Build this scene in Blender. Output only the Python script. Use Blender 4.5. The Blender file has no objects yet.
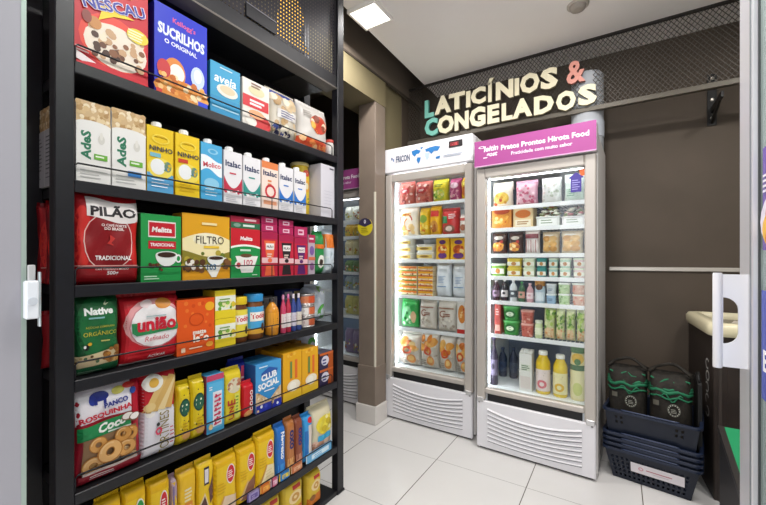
import bpy, bmesh, math, random
from math import sin, cos, pi, radians, sqrt
random.seed(7)
C = bpy.context.scene.collection
SC = bpy.context.scene

# ------------------------------------------------------------------ camera, world, lights, exposure
CZ, FPX, YAW, HOR = 1.17, 370.0, radians(32.4), 260.0
cd = bpy.data.cameras.new('camera'); cam = bpy.data.objects.new('camera', cd); C.objects.link(cam)
cam.location = (0, 0, CZ); cam.rotation_euler = (pi/2, 0, YAW)
cd.sensor_width = 36; cd.lens = FPX/766*36; cd.shift_y = (HOR-252.5)/766; cd.clip_start = .02
SC.camera = cam
W = bpy.data.worlds.new('world'); SC.world = W; W.use_nodes = True
W.node_tree.nodes['Background'].inputs[0].default_value = (.93, .95, 1, 1)
W.node_tree.nodes['Background'].inputs[1].default_value = .9
SC.view_settings.view_transform = 'Standard'; SC.view_settings.look = 'None'
SC.view_settings.gamma = 1; SC.view_settings.use_curve_mapping = False
SC.view_settings.exposure = 0.0
CEIL = 2.573
LAMP_W = 14.0
LAMPS = [(-1.19, 1.74), (-.15, 1.74), (.9, 1.74), (-.35, .75), (.75, .75)]  # first panel is in view; the rest are unseen, added for brightness
FRIDGE_EMIT = 12.0

def area(name, loc, size, power, rot=(0, 0, 0), col=(1, .975, .955), sy=None):
    l = bpy.data.lights.new(name, 'AREA'); l.energy = power; l.size = size; l.color = col
    if sy: l.shape = 'RECTANGLE'; l.size_y = sy
    o = bpy.data.objects.new(name, l); o.location = loc; o.rotation_euler = rot; C.objects.link(o); return o
for i, (lx, ly) in enumerate(LAMPS):
    area('ceiling_lamp_light', (lx, ly, CEIL-.022), .17, LAMP_W)
# daylight through the open shop doorway behind the camera
area('doorway_daylight', (-.2, -1.2, 1.5), 2.2, 34, (radians(82), 0, 0), (.95, .97, 1), 2.2)

# ------------------------------------------------------------------ helpers: photo rays -> places in the room
cc, ss = cos(YAW), sin(YAW)
def ray(px):
    r = (px-383)/FPX; return (cc*r-ss, ss*r+cc)
def at_x(px, X):            # where the ray meets the plane x = X : (y, depth)
    a, b = ray(px); t = X/a; return b*t, t
def at_y(px, Y):
    a, b = ray(px); t = Y/b; return a*t, t
def zz(py, t): return CZ+(HOR-py)/FPX*t

# ------------------------------------------------------------------ materials
def lin(h):
    h = h.lstrip('#'); c = [int(h[i:i+2], 16)/255 for i in (0, 2, 4)]
    return tuple(x/12.92 if x <= .04045 else ((x+.055)/1.055)**2.4 for x in c)
MATS = {}
def mat(h, rough=.45, metal=0, spec=.4, emit=0):
    k = (h, rough, metal, spec, emit)
    if k in MATS: return MATS[k]
    m = bpy.data.materials.new('colour_'+h.strip('#')); m.use_nodes = True
    b = m.node_tree.nodes['Principled BSDF']; c = lin(h)
    b.inputs['Base Color'].default_value = (*c, 1); b.inputs['Roughness'].default_value = rough
    b.inputs['Metallic'].default_value = metal; b.inputs['Specular IOR Level'].default_value = spec
    if emit:
        b.inputs['Emission Color'].default_value = (*c, 1); b.inputs['Emission Strength'].default_value = emit
    MATS[k] = m; return m
def noisy(name, h1, h2, scale, rough, bump=0, spec=.4):
    m = bpy.data.materials.new(name); m.use_nodes = True; nt = m.node_tree; N = nt.nodes; L = nt.links
    b = N['Principled BSDF']; tc = N.new('ShaderNodeTexCoord'); n = N.new('ShaderNodeTexNoise')
    n.inputs['Scale'].default_value = scale; n.inputs['Detail'].default_value = 5
    L.new(tc.outputs['Object'], n.inputs['Vector'])
    r = N.new('ShaderNodeValToRGB'); r.color_ramp.elements[0].position = .35; r.color_ramp.elements[1].position = .65
    r.color_ramp.elements[0].color = (*lin(h1), 1); r.color_ramp.elements[1].color = (*lin(h2), 1)
    L.new(n.outputs['Fac'], r.inputs['Fac']); L.new(r.outputs['Color'], b.inputs['Base Color'])
    b.inputs['Roughness'].default_value = rough; b.inputs['Specular IOR Level'].default_value = spec
    if bump:
        bp = N.new('ShaderNodeBump'); bp.inputs['Strength'].default_value = bump; bp.inputs['Distance'].default_value = .002
        L.new(n.outputs['Fac'], bp.inputs['Height']); L.new(bp.outputs['Normal'], b.inputs['Normal'])
    return m
def glass_mat(name, tint, refl=.06, fmax=.5):
    m = bpy.data.materials.new(name); m.use_nodes = True; nt = m.node_tree; N = nt.nodes; L = nt.links
    N.remove(N['Principled BSDF']); out = N['Material Output']
    t = N.new('ShaderNodeBsdfTransparent'); t.inputs[0].default_value = (*tint, 1)
    g = N.new('ShaderNodeBsdfGlossy'); g.inputs['Roughness'].default_value = .03
    lw = N.new('ShaderNodeLayerWeight'); lw.inputs[0].default_value = .3
    mr = N.new('ShaderNodeMapRange'); mr.inputs['To Min'].default_value = refl; mr.inputs['To Max'].default_value = fmax
    L.new(lw.outputs['Fresnel'], mr.inputs['Value'])
    mx = N.new('ShaderNodeMixShader'); L.new(mr.outputs[0], mx.inputs[0]); L.new(t.outputs[0], mx.inputs[1]); L.new(g.outputs[0], mx.inputs[2])
    L.new(mx.outputs[0], out.inputs[0]); return m
def tile_mat():
    m = bpy.data.materials.new('floor_tiles'); m.use_nodes = True; nt = m.node_tree; N = nt.nodes; L = nt.links
    b = N['Principled BSDF']; tc = N.new('ShaderNodeTexCoord'); sp = N.new('ShaderNodeSeparateXYZ')
    L.new(tc.outputs['Object'], sp.inputs[0])
    def mth(op, a, bb):
        n = N.new('ShaderNodeMath'); n.operation = op
        for i, x in enumerate((a, bb)):
            if x is None: continue
            if isinstance(x, (int, float)): n.inputs[i].default_value = x
            else: L.new(x, n.inputs[i])
        return n.outputs[0]
    def line(o, off, size, wid):
        f = mth('FRACT', mth('DIVIDE', mth('ADD', o, off), size), None)
        d = mth('ABSOLUTE', mth('SUBTRACT', f, .5), None)
        return mth('GREATER_THAN', d, .5-wid/size)
    gx = line(sp.outputs[0], .3975+10, .5, .0022); gy = line(sp.outputs[1], -2.0+10.2, .51, .0016)
    g = mth('MAXIMUM', gx, mth('MULTIPLY', gy, .7))
    n = N.new('ShaderNodeTexNoise'); n.inputs['Scale'].default_value = 2.2; n.inputs['Detail'].default_value = 6
    L.new(tc.outputs['Object'], n.inputs['Vector'])
    r = N.new('ShaderNodeValToRGB'); r.color_ramp.elements[0].color = (*lin('#cfccc9'), 1); r.color_ramp.elements[1].color = (*lin('#dcdad7'), 1)
    L.new(n.outputs['Fac'], r.inputs[0])
    mx = N.new('ShaderNodeMix'); mx.data_type = 'RGBA'; L.new(g, mx.inputs[0]); L.new(r.outputs[0], mx.inputs[6]); mx.inputs[7].default_value = (*lin('#5a544d'), 1)
    L.new(mx.outputs[2], b.inputs['Base Color']); b.inputs['Roughness'].default_value = .28; b.inputs['Specular IOR Level'].default_value = .35
    return m

# ------------------------------------------------------------------ mesh builder
class M:
    def __init__(s): s.v = []; s.f = []; s.mi = []; s.sm = []; s.mats = []
    def add(s, vs, fs, m, smooth=False):
        if isinstance(m, str): m = mat(m)
        if m not in s.mats: s.mats.append(m)
        k = s.mats.index(m); n = len(s.v); s.v += [tuple(v) for v in vs]
        for f in fs: s.f.append([i+n for i in f]); s.mi.append(k); s.sm.append(smooth)
        return s
    def box(s, x0, x1, y0, y1, z0, z1, m, c=0.0, rot=None, piv=None):
        x0, x1 = min(x0, x1), max(x0, x1); y0, y1 = min(y0, y1), max(y0, y1); z0, z1 = min(z0, z1), max(z0, z1)
        c = min(c, (x1-x0)*.45, (y1-y0)*.45, (z1-z0)*.45)
        if c <= 0:
            vs = [(x, y, z) for z in (z0, z1) for y in (y0, y1) for x in (x0, x1)]
            fs = [(0, 2, 3, 1), (4, 5, 7, 6), (0, 1, 5, 4), (2, 6, 7, 3), (0, 4, 6, 2), (1, 3, 7, 5)]
        else:
            vs = []; idx = {}
            for k, (z, dz) in enumerate(((z0, 1), (z1, -1))):
                for j, (y, dy) in enumerate(((y0, 1), (y1, -1))):
                    for i, (x, dx) in enumerate(((x0, 1), (x1, -1))):
                        idx[i, j, k, 'x'] = len(vs); vs.append((x, y+dy*c, z+dz*c))
                        idx[i, j, k, 'y'] = len(vs); vs.append((x+dx*c, y, z+dz*c))
                        idx[i, j, k, 'z'] = len(vs); vs.append((x+dx*c, y+dy*c, z))
            fs = []
            q = lambda ax, a: {'x': lambda u, w: (a, u, w), 'y': lambda u, w: (u, a, w), 'z': lambda u, w: (u, w, a)}[ax]
            for ax in 'xyz':
                for a in (0, 1):
                    g = q(ax, a); fs.append([idx[(*g(u, w), ax)] for u, w in ((0, 0), (1, 0), (1, 1), (0, 1))])
            for i in (0, 1):
                for j in (0, 1):
                    fs.append([idx[i, j, 0, 'x'], idx[i, j, 1, 'x'], idx[i, j, 1, 'y'], idx[i, j, 0, 'y']])
                    fs.append([idx[i, 0, j, 'x'], idx[i, 1, j, 'x'], idx[i, 1, j, 'z'], idx[i, 0, j, 'z']])
                    fs.append([idx[0, i, j, 'y'], idx[1, i, j, 'y'], idx[1, i, j, 'z'], idx[0, i, j, 'z']])
                    for k in (0, 1): fs.append([idx[i, j, k, 'x'], idx[i, j, k, 'y'], idx[i, j, k, 'z']])
        if rot:
            import mathutils
            R = mathutils.Euler(rot).to_matrix(); p = mathutils.Vector(piv or ((x0+x1)/2, (y0+y1)/2, (z0+z1)/2))
            vs = [tuple(R @ (mathutils.Vector(v)-p)+p) for v in vs]
        return s.add(vs, fs, m)
    def lathe(s, prof, m, cx=0, cy=0, cz=0, n=20, sx=1, sy=1, p=2.0):
        # p>2 gives a rounded-square section
        vs = []; fs = []
        for r, z in prof:
            for i in range(n):
                a = 2*pi*i/n; ca, sa = cos(a), sin(a); q = (abs(ca)**p+abs(sa)**p)**(-1/p) if p != 2 else 1
                vs.append((cx+r*sx*ca*q, cy+r*sy*sa*q, cz+z))
        for k in range(len(prof)-1):
            for i in range(n):
                j = (i+1) % n; fs.append((k*n+i, k*n+j, (k+1)*n+j, (k+1)*n+i))
        s.add(vs, fs, m, True)
        s.add(vs[:n], [tuple(range(n))[::-1]], m); s.add(vs[-n:], [tuple(range(n))], m); return s
    def tube(s, pts, r, m, n=8, closed=False):
        import mathutils
        P = [mathutils.Vector(p) for p in pts]; vs = []; fs = []; N = len(P)
        for i in range(N):
            a = P[i-1] if (i > 0 or closed) else P[i]; b = P[(i+1) % N] if (i < N-1 or closed) else P[i]
            d = (b-a).normalized(); up = mathutils.Vector((0, 0, 1)) if abs(d.z) < .9 else mathutils.Vector((1, 0, 0))
            u = d.cross(up).normalized(); w = u.cross(d)
            for k in range(n):
                t = 2*pi*k/n; vs.append(tuple(P[i]+u*cos(t)*r+w*sin(t)*r))
        for i in range(N if closed else N-1):
            for k in range(n):
                j = (i+1) % N; l = (k+1) % n; fs.append((i*n+k, i*n+l, j*n+l, j*n+k))
        if not closed: fs += [tuple(range(n))[::-1], tuple(range((N-1)*n, N*n))]
        return s.add(vs, fs, m, True)
    def prism(s, poly, a0, a1, axis, m):
        # poly in the two other axes, pushed along axis from a0 to a1
        f = {'x': lambda p, a: (a, p[0], p[1]), 'y': lambda p, a: (p[0], a, p[1]), 'z': lambda p, a: (p[0], p[1], a)}[axis]
        n = len(poly); vs = [f(p, a0) for p in poly]+[f(p, a1) for p in poly]
        fs = [tuple(range(n))[::-1], tuple(range(n, 2*n))]+[(i, (i+1) % n, n+(i+1) % n, n+i) for i in range(n)]
        return s.add(vs, fs, m)
    def build(s, name, parent=None, loc=(0, 0, 0), rz=0, fix=True):
        me = bpy.data.meshes.new(name); me.from_pydata(s.v, [], s.f)
        for m in s.mats: me.materials.append(m)
        me.polygons.foreach_set('material_index', s.mi); me.polygons.foreach_set('use_smooth', s.sm)
        me.update()
        o = bpy.data.objects.new(name, me); C.objects.link(o); o.location = loc; o.rotation_euler = (0, 0, rz)
        if parent: o.parent = parent
        return o
def tag(o, label, cat, group=None):
    o['label'] = label; o['category'] = cat
    if group: o['group'] = group
    return o
def thing(name, label, cat, loc=(0, 0, 0), rz=0, group=None):
    o = bpy.data.objects.new(name, None); C.objects.link(o); o.location = loc; o.rotation_euler = (0, 0, rz)
    o.empty_display_size = .05
    return tag(o, label, cat, group)
def struct(o): o['kind'] = 'structure'; return o

# ------------------------------------------------------------------ printing on packages
TXT = {}
def text_mesh(sx, bold):
    k = (sx, bold)
    if k in TXT: return TXT[k]
    cu = bpy.data.curves.new('t', 'FONT'); cu.body = sx; cu.offset = bold; cu.resolution_u = 2; cu.align_x = 'CENTER'
    o = bpy.data.objects.new('t', cu); C.objects.link(o)
    me = bpy.data.meshes.new_from_object(o)
    vs = [(v.co.x, v.co.y) for v in me.vertices]; fs = [tuple(p.vertices) for p in me.polygons]
    bpy.data.objects.remove(o); bpy.data.curves.remove(cu); bpy.data.meshes.remove(me)
    xs = [v[0] for v in vs]; ys = [v[1] for v in vs]
    cx, cy = (min(xs)+max(xs))/2, (min(ys)+max(ys))/2
    TXT[k] = ([(x-cx, y-cy) for x, y in vs], fs, max(xs)-min(xs), max(ys)-min(ys)); return TXT[k]
def tess(uv, fs, w, h, mx):
    bm = bmesh.new(); V = [bm.verts.new((u*w, v*h, 0)) for u, v in uv]
    for f in fs:
        try: bm.faces.new([V[i] for i in f])
        except ValueError: pass
    bmesh.ops.triangulate(bm, faces=bm.faces[:])
    for _ in range(5):
        e = [x for x in bm.edges if x.calc_length() > mx]
        if not e: break
        bmesh.ops.subdivide_edges(bm, edges=e, cuts=1); bmesh.ops.triangulate(bm, faces=[f for f in bm.faces if len(f.verts) > 3])
    bm.verts.index_update(); out = [(v.co.x/w, v.co.y/h) for v in bm.verts], [tuple(x.index for x in f.verts) for f in bm.faces]
    bm.free(); return out
class Print:
    """flat artwork on the front of a package; u,v are fractions of its width and height"""
    def __init__(s, m, w, h, fm, base=.0006, step=.00025):
        s.m, s.w, s.h, s.fm, s.k, s.step = m, w, h, fm, base, step; s.curved = 0
    def put(s, uv, fs, col, rough=.45):
        s.k += s.step
        if isinstance(col, str): col = mat(col, rough)
        if s.curved and len(fs) != 25: uv, fs = tess(uv, fs, s.w, s.h, s.curved)
        s.m.add([s.fm((u-.5)*s.w, v*s.h, s.k) for u, v in uv], fs, col); return s
    def rect(s, u0, v0, u1, v1, col, n=5):
        if s.curved and (u1-u0)*(v1-v0) > .1: n = 12
        uv = [(u0+(u1-u0)*i/n, v0+(v1-v0)*j/n) for j in range(n+1) for i in range(n+1)]
        return s.put(uv, [(j*(n+1)+i, j*(n+1)+i+1, (j+1)*(n+1)+i+1, (j+1)*(n+1)+i) for j in range(n) for i in range(n)], col)
    def ell(s, cu, cv, ru, rv, col, n=18, rings=3, a0=0, a1=2*pi, inner=0):
        uv = []; fs = []
        for k in range(rings+1):
            q = inner+(1-inner)*k/rings
            for i in range(n+1):
                a = a0+(a1-a0)*i/n; uv.append((cu+ru*q*cos(a), cv+rv*q*sin(a)))
        for k in range(rings):
            for i in range(n): fs.append((k*(n+1)+i, (k+1)*(n+1)+i, (k+1)*(n+1)+i+1, k*(n+1)+i+1))
        return s.put(uv, fs, col)
    def poly(s, pts, col): return s.put(pts, [tuple(range(len(pts)))], col)
    def strip(s, lo, hi, col, n=12, u0=0, u1=1):     # band between two curves v=lo(u), v=hi(u)
        uv = []
        for j in range(4):
            for i in range(n+1):
                u = u0+(u1-u0)*i/n; uv.append((u, lo(u)+(hi(u)-lo(u))*j/3))
        return s.put(uv, [(j*(n+1)+i, j*(n+1)+i+1, (j+1)*(n+1)+i+1, (j+1)*(n+1)+i) for j in range(3) for i in range(n)], col)
    def txt(s, t, cu, cv, wid, col, hgt=None, rot=0, bold=.02, shear=0, arc=0):
        vs, fs, tw, th = text_mesh(t, bold); k = wid*s.w/tw; ky = hgt*s.h/th if hgt else k
        uv = []
        for x, y in vs:
            X = x*k+y*ky*shear; Y = y*ky+arc*s.h*(1-(2*x/tw)**2)
            uv.append((cu+(X*cos(rot)-Y*sin(rot))/s.w, cv+(X*sin(rot)+Y*cos(rot))/s.h))
        return s.put(uv, fs, col)
    def dots(s, u0, v0, u1, v1, n, size, cols, seed=1, asp=1.0):
        R = random.Random(seed)
        for i in range(n):
            a = size*(.7+.6*R.random()); c = R.choice(cols)
            u = u0+(u1-u0)*R.random(); v = v0+(v1-v0)*R.random()
            nn = 8; uv = [(u+a*cos(2*pi*q/nn), v+a*asp*s.w/s.h*sin(2*pi*q/nn)) for q in range(nn)]
            s.put(uv, [tuple(range(nn))], c)
            s.k -= s.step*.93
        s.k += s.step*2
        return s
    def lines(s, u0, u1, v, n, gap, col, th=.008):
        R = random.Random(int(v*1000)+n)
        for i in range(n):
            s.rect(u0, v-i*gap-th, u0+(u1-u0)*(.65+.35*R.random()), v-i*gap+th, col, 1); s.k -= s.step
        s.k += s.step; return s

def boxpack(w, d, h, col, side=None, art=None, c=.0012, seam=None, sideart=None):
    m = M(); m.box(-w/2, w/2, -d/2, d/2, 0, h, mat(col, .4), c)
    if side: m.box(-w/2-.0003, -w/2+.0002, -d/2+c, d/2-c, c, h-c, mat(side, .4))
    t = seam or col
    m.box(-w/2+.004, w/2-.004, -.0008, .0008, h-.0002, h+.0006, mat(t, .5))
    P = Print(m, w, h, lambda u, v, k: (u, -d/2-k, v))
    if art: art(P)
    if sideart: sideart(Print(m, d, h, lambda u, v, k: (-w/2-k, -u, v)))
    return m
def carton(w, d, h, col, capcol='#f4f4f2', art=None, top=None):
    """one litre drink carton with a slanted top; returns body mesh and cap mesh"""
    m = M(); zf = h*.93
    prof = [(-d/2, 0), (d/2, 0), (d/2, h), (d/2-.012, h+.0015), (-d/2, zf)]
    m.prism(prof, -w/2, w/2, 'x', mat(col, .35))
    if top: m.add([(-w/2, -d/2+.0005, zf+.001), (w/2, -d/2+.0005, zf+.001), (w/2, d/2-.012, h+.0022), (-w/2, d/2-.012, h+.0022)], [(0, 1, 2, 3)], mat(top, .35))
    P = Print(m, w, zf, lambda u, v, k: (u, -d/2-k, v))
    if art: art(P)
    cp = M(); cp.lathe([(.0145, 0), (.0145, .003), (.0135, .004), (.0135, .013), (.012, .015)], mat(capcol, .4), n=16)
    for q in range(12):
        a = 2*pi*q/12; cp.box(.0133*cos(a)-.0008, .0133*cos(a)+.0008, .0133*sin(a)-.0008, .0133*sin(a)+.0008, .004, .0125, mat(capcol, .4))
    return m, cp, (0, -d*.14, h*.955)
def bag(w, d, h, col, art=None, seed=0, kind='pillow', rough=.28, back=None, px=4.5, pz=4.0, wr=.05, off=.0012, lean=0.0):
    m = M(); nu, nv = 14, 20; R = random.Random(seed); ph = [R.random()*6.28 for _ in range(6)]
    def T(a, b):
        side = max(0, 1-abs(a)**px)**.5
        if kind == 'pillow': vert = max(0, 1-abs(2*b-1)**pz)**.55
        else:
            vert = 1.0 if b < .78 else max(0, 1-((b-.78)/.22)**2.2)**.6
            vert *= min(1, .75+b*4)
        n = 1+wr*(sin(a*5+b*9+ph[0])+.7*sin(-a*8+b*15+ph[1])+.6*sin(b*24+a*3+ph[2])*abs(a)**2)
        return max(.0012, d/2*side*vert*n)
    def Wd(b): return w/2*(1-.05*sin(pi*b)**2*(1 if kind == 'pillow' else .3)+.008*sin(b*17+ph[3]))
    ly = lambda b: lean*b
    vs = []; n = 2*nu
    for j in range(nv+1):
        b = j/nv
        for i in range(nu+1):
            a = -1+2*i/nu; vs.append((a*Wd(b), ly(b)-T(a, b), b*h))
        for i in range(nu-1, 0, -1):
            a = -1+2*i/nu; vs.append((a*Wd(b), ly(b)+T(a, b), b*h))
    fs = []
    for j in range(nv):
        for i in range(n):
            l = (i+1) % n; fs.append((j*n+i, j*n+l, (j+1)*n+l, (j+1)*n+i))
    mm = mat(col, rough)
    m.add(vs, fs, mm, True); m.add(vs[:n], [tuple(range(n))[::-1]], mm); m.add(vs[-n:], [tuple(range(n))], mm)
    # crimped seal at the ends
    m.add(*_fin(w*.985, h, .010, 0 if not lean else lean), mm)
    P = Print(m, w, h, lambda u, v, k: (u*Wd(v/h)*2/w, ly(v/h)-T(max(-1, min(1, 2*u/w)), max(0, min(1, v/h)))-k, v), base=off, step=.0004); P.curved = .012 if w > .055 else 0
    if art: art(P)
    return m
def _fin(w, h, t, y):
    n = 24; vs = []
    for i in range(n+1):
        x = -w/2+w*i/n; e = .0009*(1 if i % 2 else -1)
        vs += [(x, y+e-.0006, h-.001), (x, y+e+.0006, h-.001), (x, y+e+.0006, h+t), (x, y+e-.0006, h+t)]
    fs = []
    for i in range(n):
        a, b = 4*i, 4*i+4
        fs += [(a, b, b+3, a+3), (a+1, a+2, b+2, b+1), (a+3, b+3, b+2, a+2)]
    return vs, fs
def jar(r, h, col, lid, art=None, capr=None, hl=.16, n=24):
    m = M(); hb = h*(1-hl)
    m.lathe([(r*.9, 0), (r, .006), (r, hb*.86), (r*.86, hb*.97), (r*.84, hb)], mat(col, .3), n=n)
    L = M(); cr = capr or r*.96
    L.lathe([(cr, 0), (cr*1.02, .002), (cr*1.02, h*hl-.004), (cr*.94, h*hl)], mat(lid, .4), n=n)
    P = Print(m, 2*r, h, lambda u, v, k: ((r+k)*sin(u/r), -(r+k)*cos(u/r), v), base=.0008)
    if art: art(P)
    return m, L, (0, 0, hb)
def bottle(r, h, col, cap, art=None, sh=.62, neck=.34, caph=.07, rough=.2):
    m = M(); hb = h*(1-caph)
    m.lathe([(r*.88, 0), (r, .006), (r, h*sh), (r*.93, h*(sh+.06)), (r*.62, h*(sh+.16)), (r*neck, h*(sh+.24)), (r*neck, hb)], mat(col, rough), n=20)
    L = M(); L.lathe([(r*neck*1.25, 0), (r*neck*1.25, h*caph*.85), (r*neck*1.1, h*caph)], mat(cap, .4), n=16)
    P = Print(m, 2*r, h, lambda u, v, k: ((r+k)*sin(u/r), -(r+k)*cos(u/r), v), base=.0008)
    if art: art(P)
    return m, L, (0, 0, hb)
def tub(r, h, col, lid, art=None, p=4.0, sy=.8):
    m = M(); m.lathe([(r*.84, 0), (r*.86, .002), (r*.97, h*.82), (r*.97, h*.85)], mat(col, .35), n=28, sy=sy, p=p)
    L = M(); L.lathe([(r*1.02, 0), (r*1.03, .002), (r*1.03, h*.13), (r*.97, h*.15)], mat(lid, .4), n=28, sy=sy, p=p)
    P = Print(m, 2*r*.86, h, lambda u, v, k: (u, -r*sy*(.86+.11*v/(h*.85))-k, v), base=.0006)
    if art: art(P)
    return m, L, (0, 0, h*.85)

# ================================================================== THE ROOM
MESHY, WALLY = 2.69, 2.95
WALLTAUPE = noisy('taupe_wall_paint', '#4a4035', '#51463b', 3, .7)
LEFTW = noisy('beige_wall_paint', '#6f664c', '#766c51', 3, .7)
PILL = noisy('brown_pillar_laminate', '#7d6f63', '#847669', 6, .5)
CEILM = noisy('ceiling_paint', '#eee9e5', '#f2eeea', 2, .8)
m = M(); m.box(-3.2, 2.6, -1.5, 3.1, -.06, 0, tile_mat()); struct(m.build('floor'))
m = M(); m.box(-3.2, 2.6, WALLY, WALLY+.1, 0, 2.95, WALLTAUPE); struct(m.build('wall_back'))
m = M(); m.box(2.3, 2.4, .16, WALLY, 0, 2.9, WALLTAUPE); struct(m.build('wall_right'))
m = M(); m.box(-3.2, -3.1, .16, WALLY, 0, 2.9, LEFTW); struct(m.build('wall_side'))
# left wall of the room: lintel over the opening, and the short return behind the pillar
m = M(); m.box(-1.70, -1.455, .166, 2.33, 2.30, 2.9, LEFTW); m.box(-1.70, -1.485, 2.33, 2.62, 0, 2.9, LEFTW); m.box(-1.70, -1.48, 2.62, WALLY, 0, 2.9, WALLTAUPE)
struct(m.build('wall_left'))
# pillar at the end of the opening
m = M(); m.box(-1.60, -1.455, 2.19, 2.325, .14, 2.299, PILL, .003); m.box(-1.606, -1.449, 2.184, 2.325, .13, .41, PILL, .004)
pil = struct(m.build('trim_1'))
m = M(); m.box(-1.615, -1.44, 2.172, 2.328, 0, .13, mat('#d8d2cc', .4), .004); struct(m.build('baseboard_left'))
m = M(); m.box(-1.466, -1.452, 2.187, 2.20, .41, 1.655, mat('#cfc9b8', .4), .001)
struct(m.build('trim_2'))
m = M(); m.box(-1.47, -1.45, .2, WALLY-.02, 2.485, 2.50, mat('#3e362d', .6)); m.box(-1.47, -1.452, .2, WALLY-.02, 2.50, 2.89, mat('#6a5f54', .7)); struct(m.build('trim_recess_shade'))  # joint line; wall above it painted darker to stand for recess shade
# suspended ceiling with its slanted edge, upper slab behind the gap
m = M(); m.prism([(2.3, .16), (2.3, WALLY), (-1.315, WALLY), (-1.285, 1.81), (-1.26, .9), (-1.25, .16)], CEIL, CEIL+.04, 'z', CEILM)
m.box(-3.2, 2.4, .16, WALLY+.1, 2.9, 2.96, mat('#6b6258', .8)); struct(m.build('ceiling'))
m = M(); m.box(-3.2, -.716, .12, .165, 0, 2.9, noisy('pale_jamb_panel', '#b9b4b8', '#c4bfc2', 12, .5)); m.box(.40, 2.4, .12, .165, 0, 2.9, LEFTW); m.box(-.716, .40, .12, .165, 2.7, 2.9, LEFTW)
struct(m.build('wall_front'))
m = M(); m.box(-.716, -.706, .115, .17, 0, 2.7, mat('#a3a0a6', .5), .002); m.box(-.709, -.7055, .166, .1715, 0, 2.7, mat('#a9b8ae', .3, .2)); struct(m.build('trim_4'))
# bumper rail on the back wall
m = M(); m.box(-.05, 2.3, WALLY-.014, WALLY, 1.098, 1.124, mat('#c3bdb4', .35, .3), .004); struct(m.build('trim_5'))

# ceiling lamps: one in view, the others added unseen
for i, (lx, ly) in enumerate(LAMPS):
    t = thing('ceiling_lamp', 'square white LED panel lamp glowing on the ceiling above the rack' if i == 0 else 'added unseen LED panel lamp on the shop ceiling, number %s from the doorway' % ['', 'three', 'five', 'one', 'two'][i], 'lamp', (lx, ly, CEIL), 0, 'ceiling LED panels')
    f = M(); a = .095
    for (x0, x1, y0, y1) in ((-a, a, -a, -a+.012), (-a, a, a-.012, a), (-a, -a+.012, -a+.012, a-.012), (a-.012, a, -a+.012, a-.012)):
        f.box(x0, x1, y0, y1, -.02, 0, mat('#f2efe9', .4), .001)
    f.build('frame', t)
    d = M(); d.box(-a+.012, a-.012, -a+.012, a-.012, -.016, -.002, mat('#fffaf0', .5, 0, .4, 3.0)); d.build('diffuser', t)
t = thing('smoke_detector', 'round pale smoke detector on the ceiling', 'smoke detector', (-.13, 1.62, CEIL))
t.location = (-.185, 2.29, CEIL)
a = M(); a.lathe([(.05, -.012), (.055, -.008), (.055, 0)], mat('#b9b0a6', .5), n=28); a.build('base', t)
a = M(); a.lathe([(.02, -.03), (.036, -.027), (.042, -.012)], mat('#a49b91', .5), n=28); a.build('cover', t)

# ------------------------------------------------------------------ door leaf (open shop door) and its lock
t = thing('glass_door', 'open aluminium framed glass door leaf with white grip', 'door', (.307, .42, 0)); ALU = mat('#d9d8dc', .32, .35)
f = M(); DX = .04
f.box(0, DX, .965, 1.083, .02, 2.6, ALU, .003); f.box(-.002, .003, .968, .976, .02, 2.6, mat('#8e9296', .4, .4)); f.box(0, DX, 0, .09, .02, 2.6, ALU, .003)
f.box(0, DX, .09, .965, .02, .12, ALU, .003); f.box(0, DX, .09, .965, 2.5, 2.6, ALU, .003); f.build('frame', t)
g = M(); g.box(.016, .024, .085, .97, .115, 2.505, glass_mat('door_glass', (.80, .88, .85), .05, .35)); g.build('glass_pane', t)
g = M(); g.box(.012, .0155, .955, .964, .12, 2.5, mat('#3c4042', .6)); g.build('gasket', t)
hd = M(); z0, z1 = zz(369, 1.05)-.0, zz(273, 1.05); HM = mat('#e9e8ea', .3)
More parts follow.
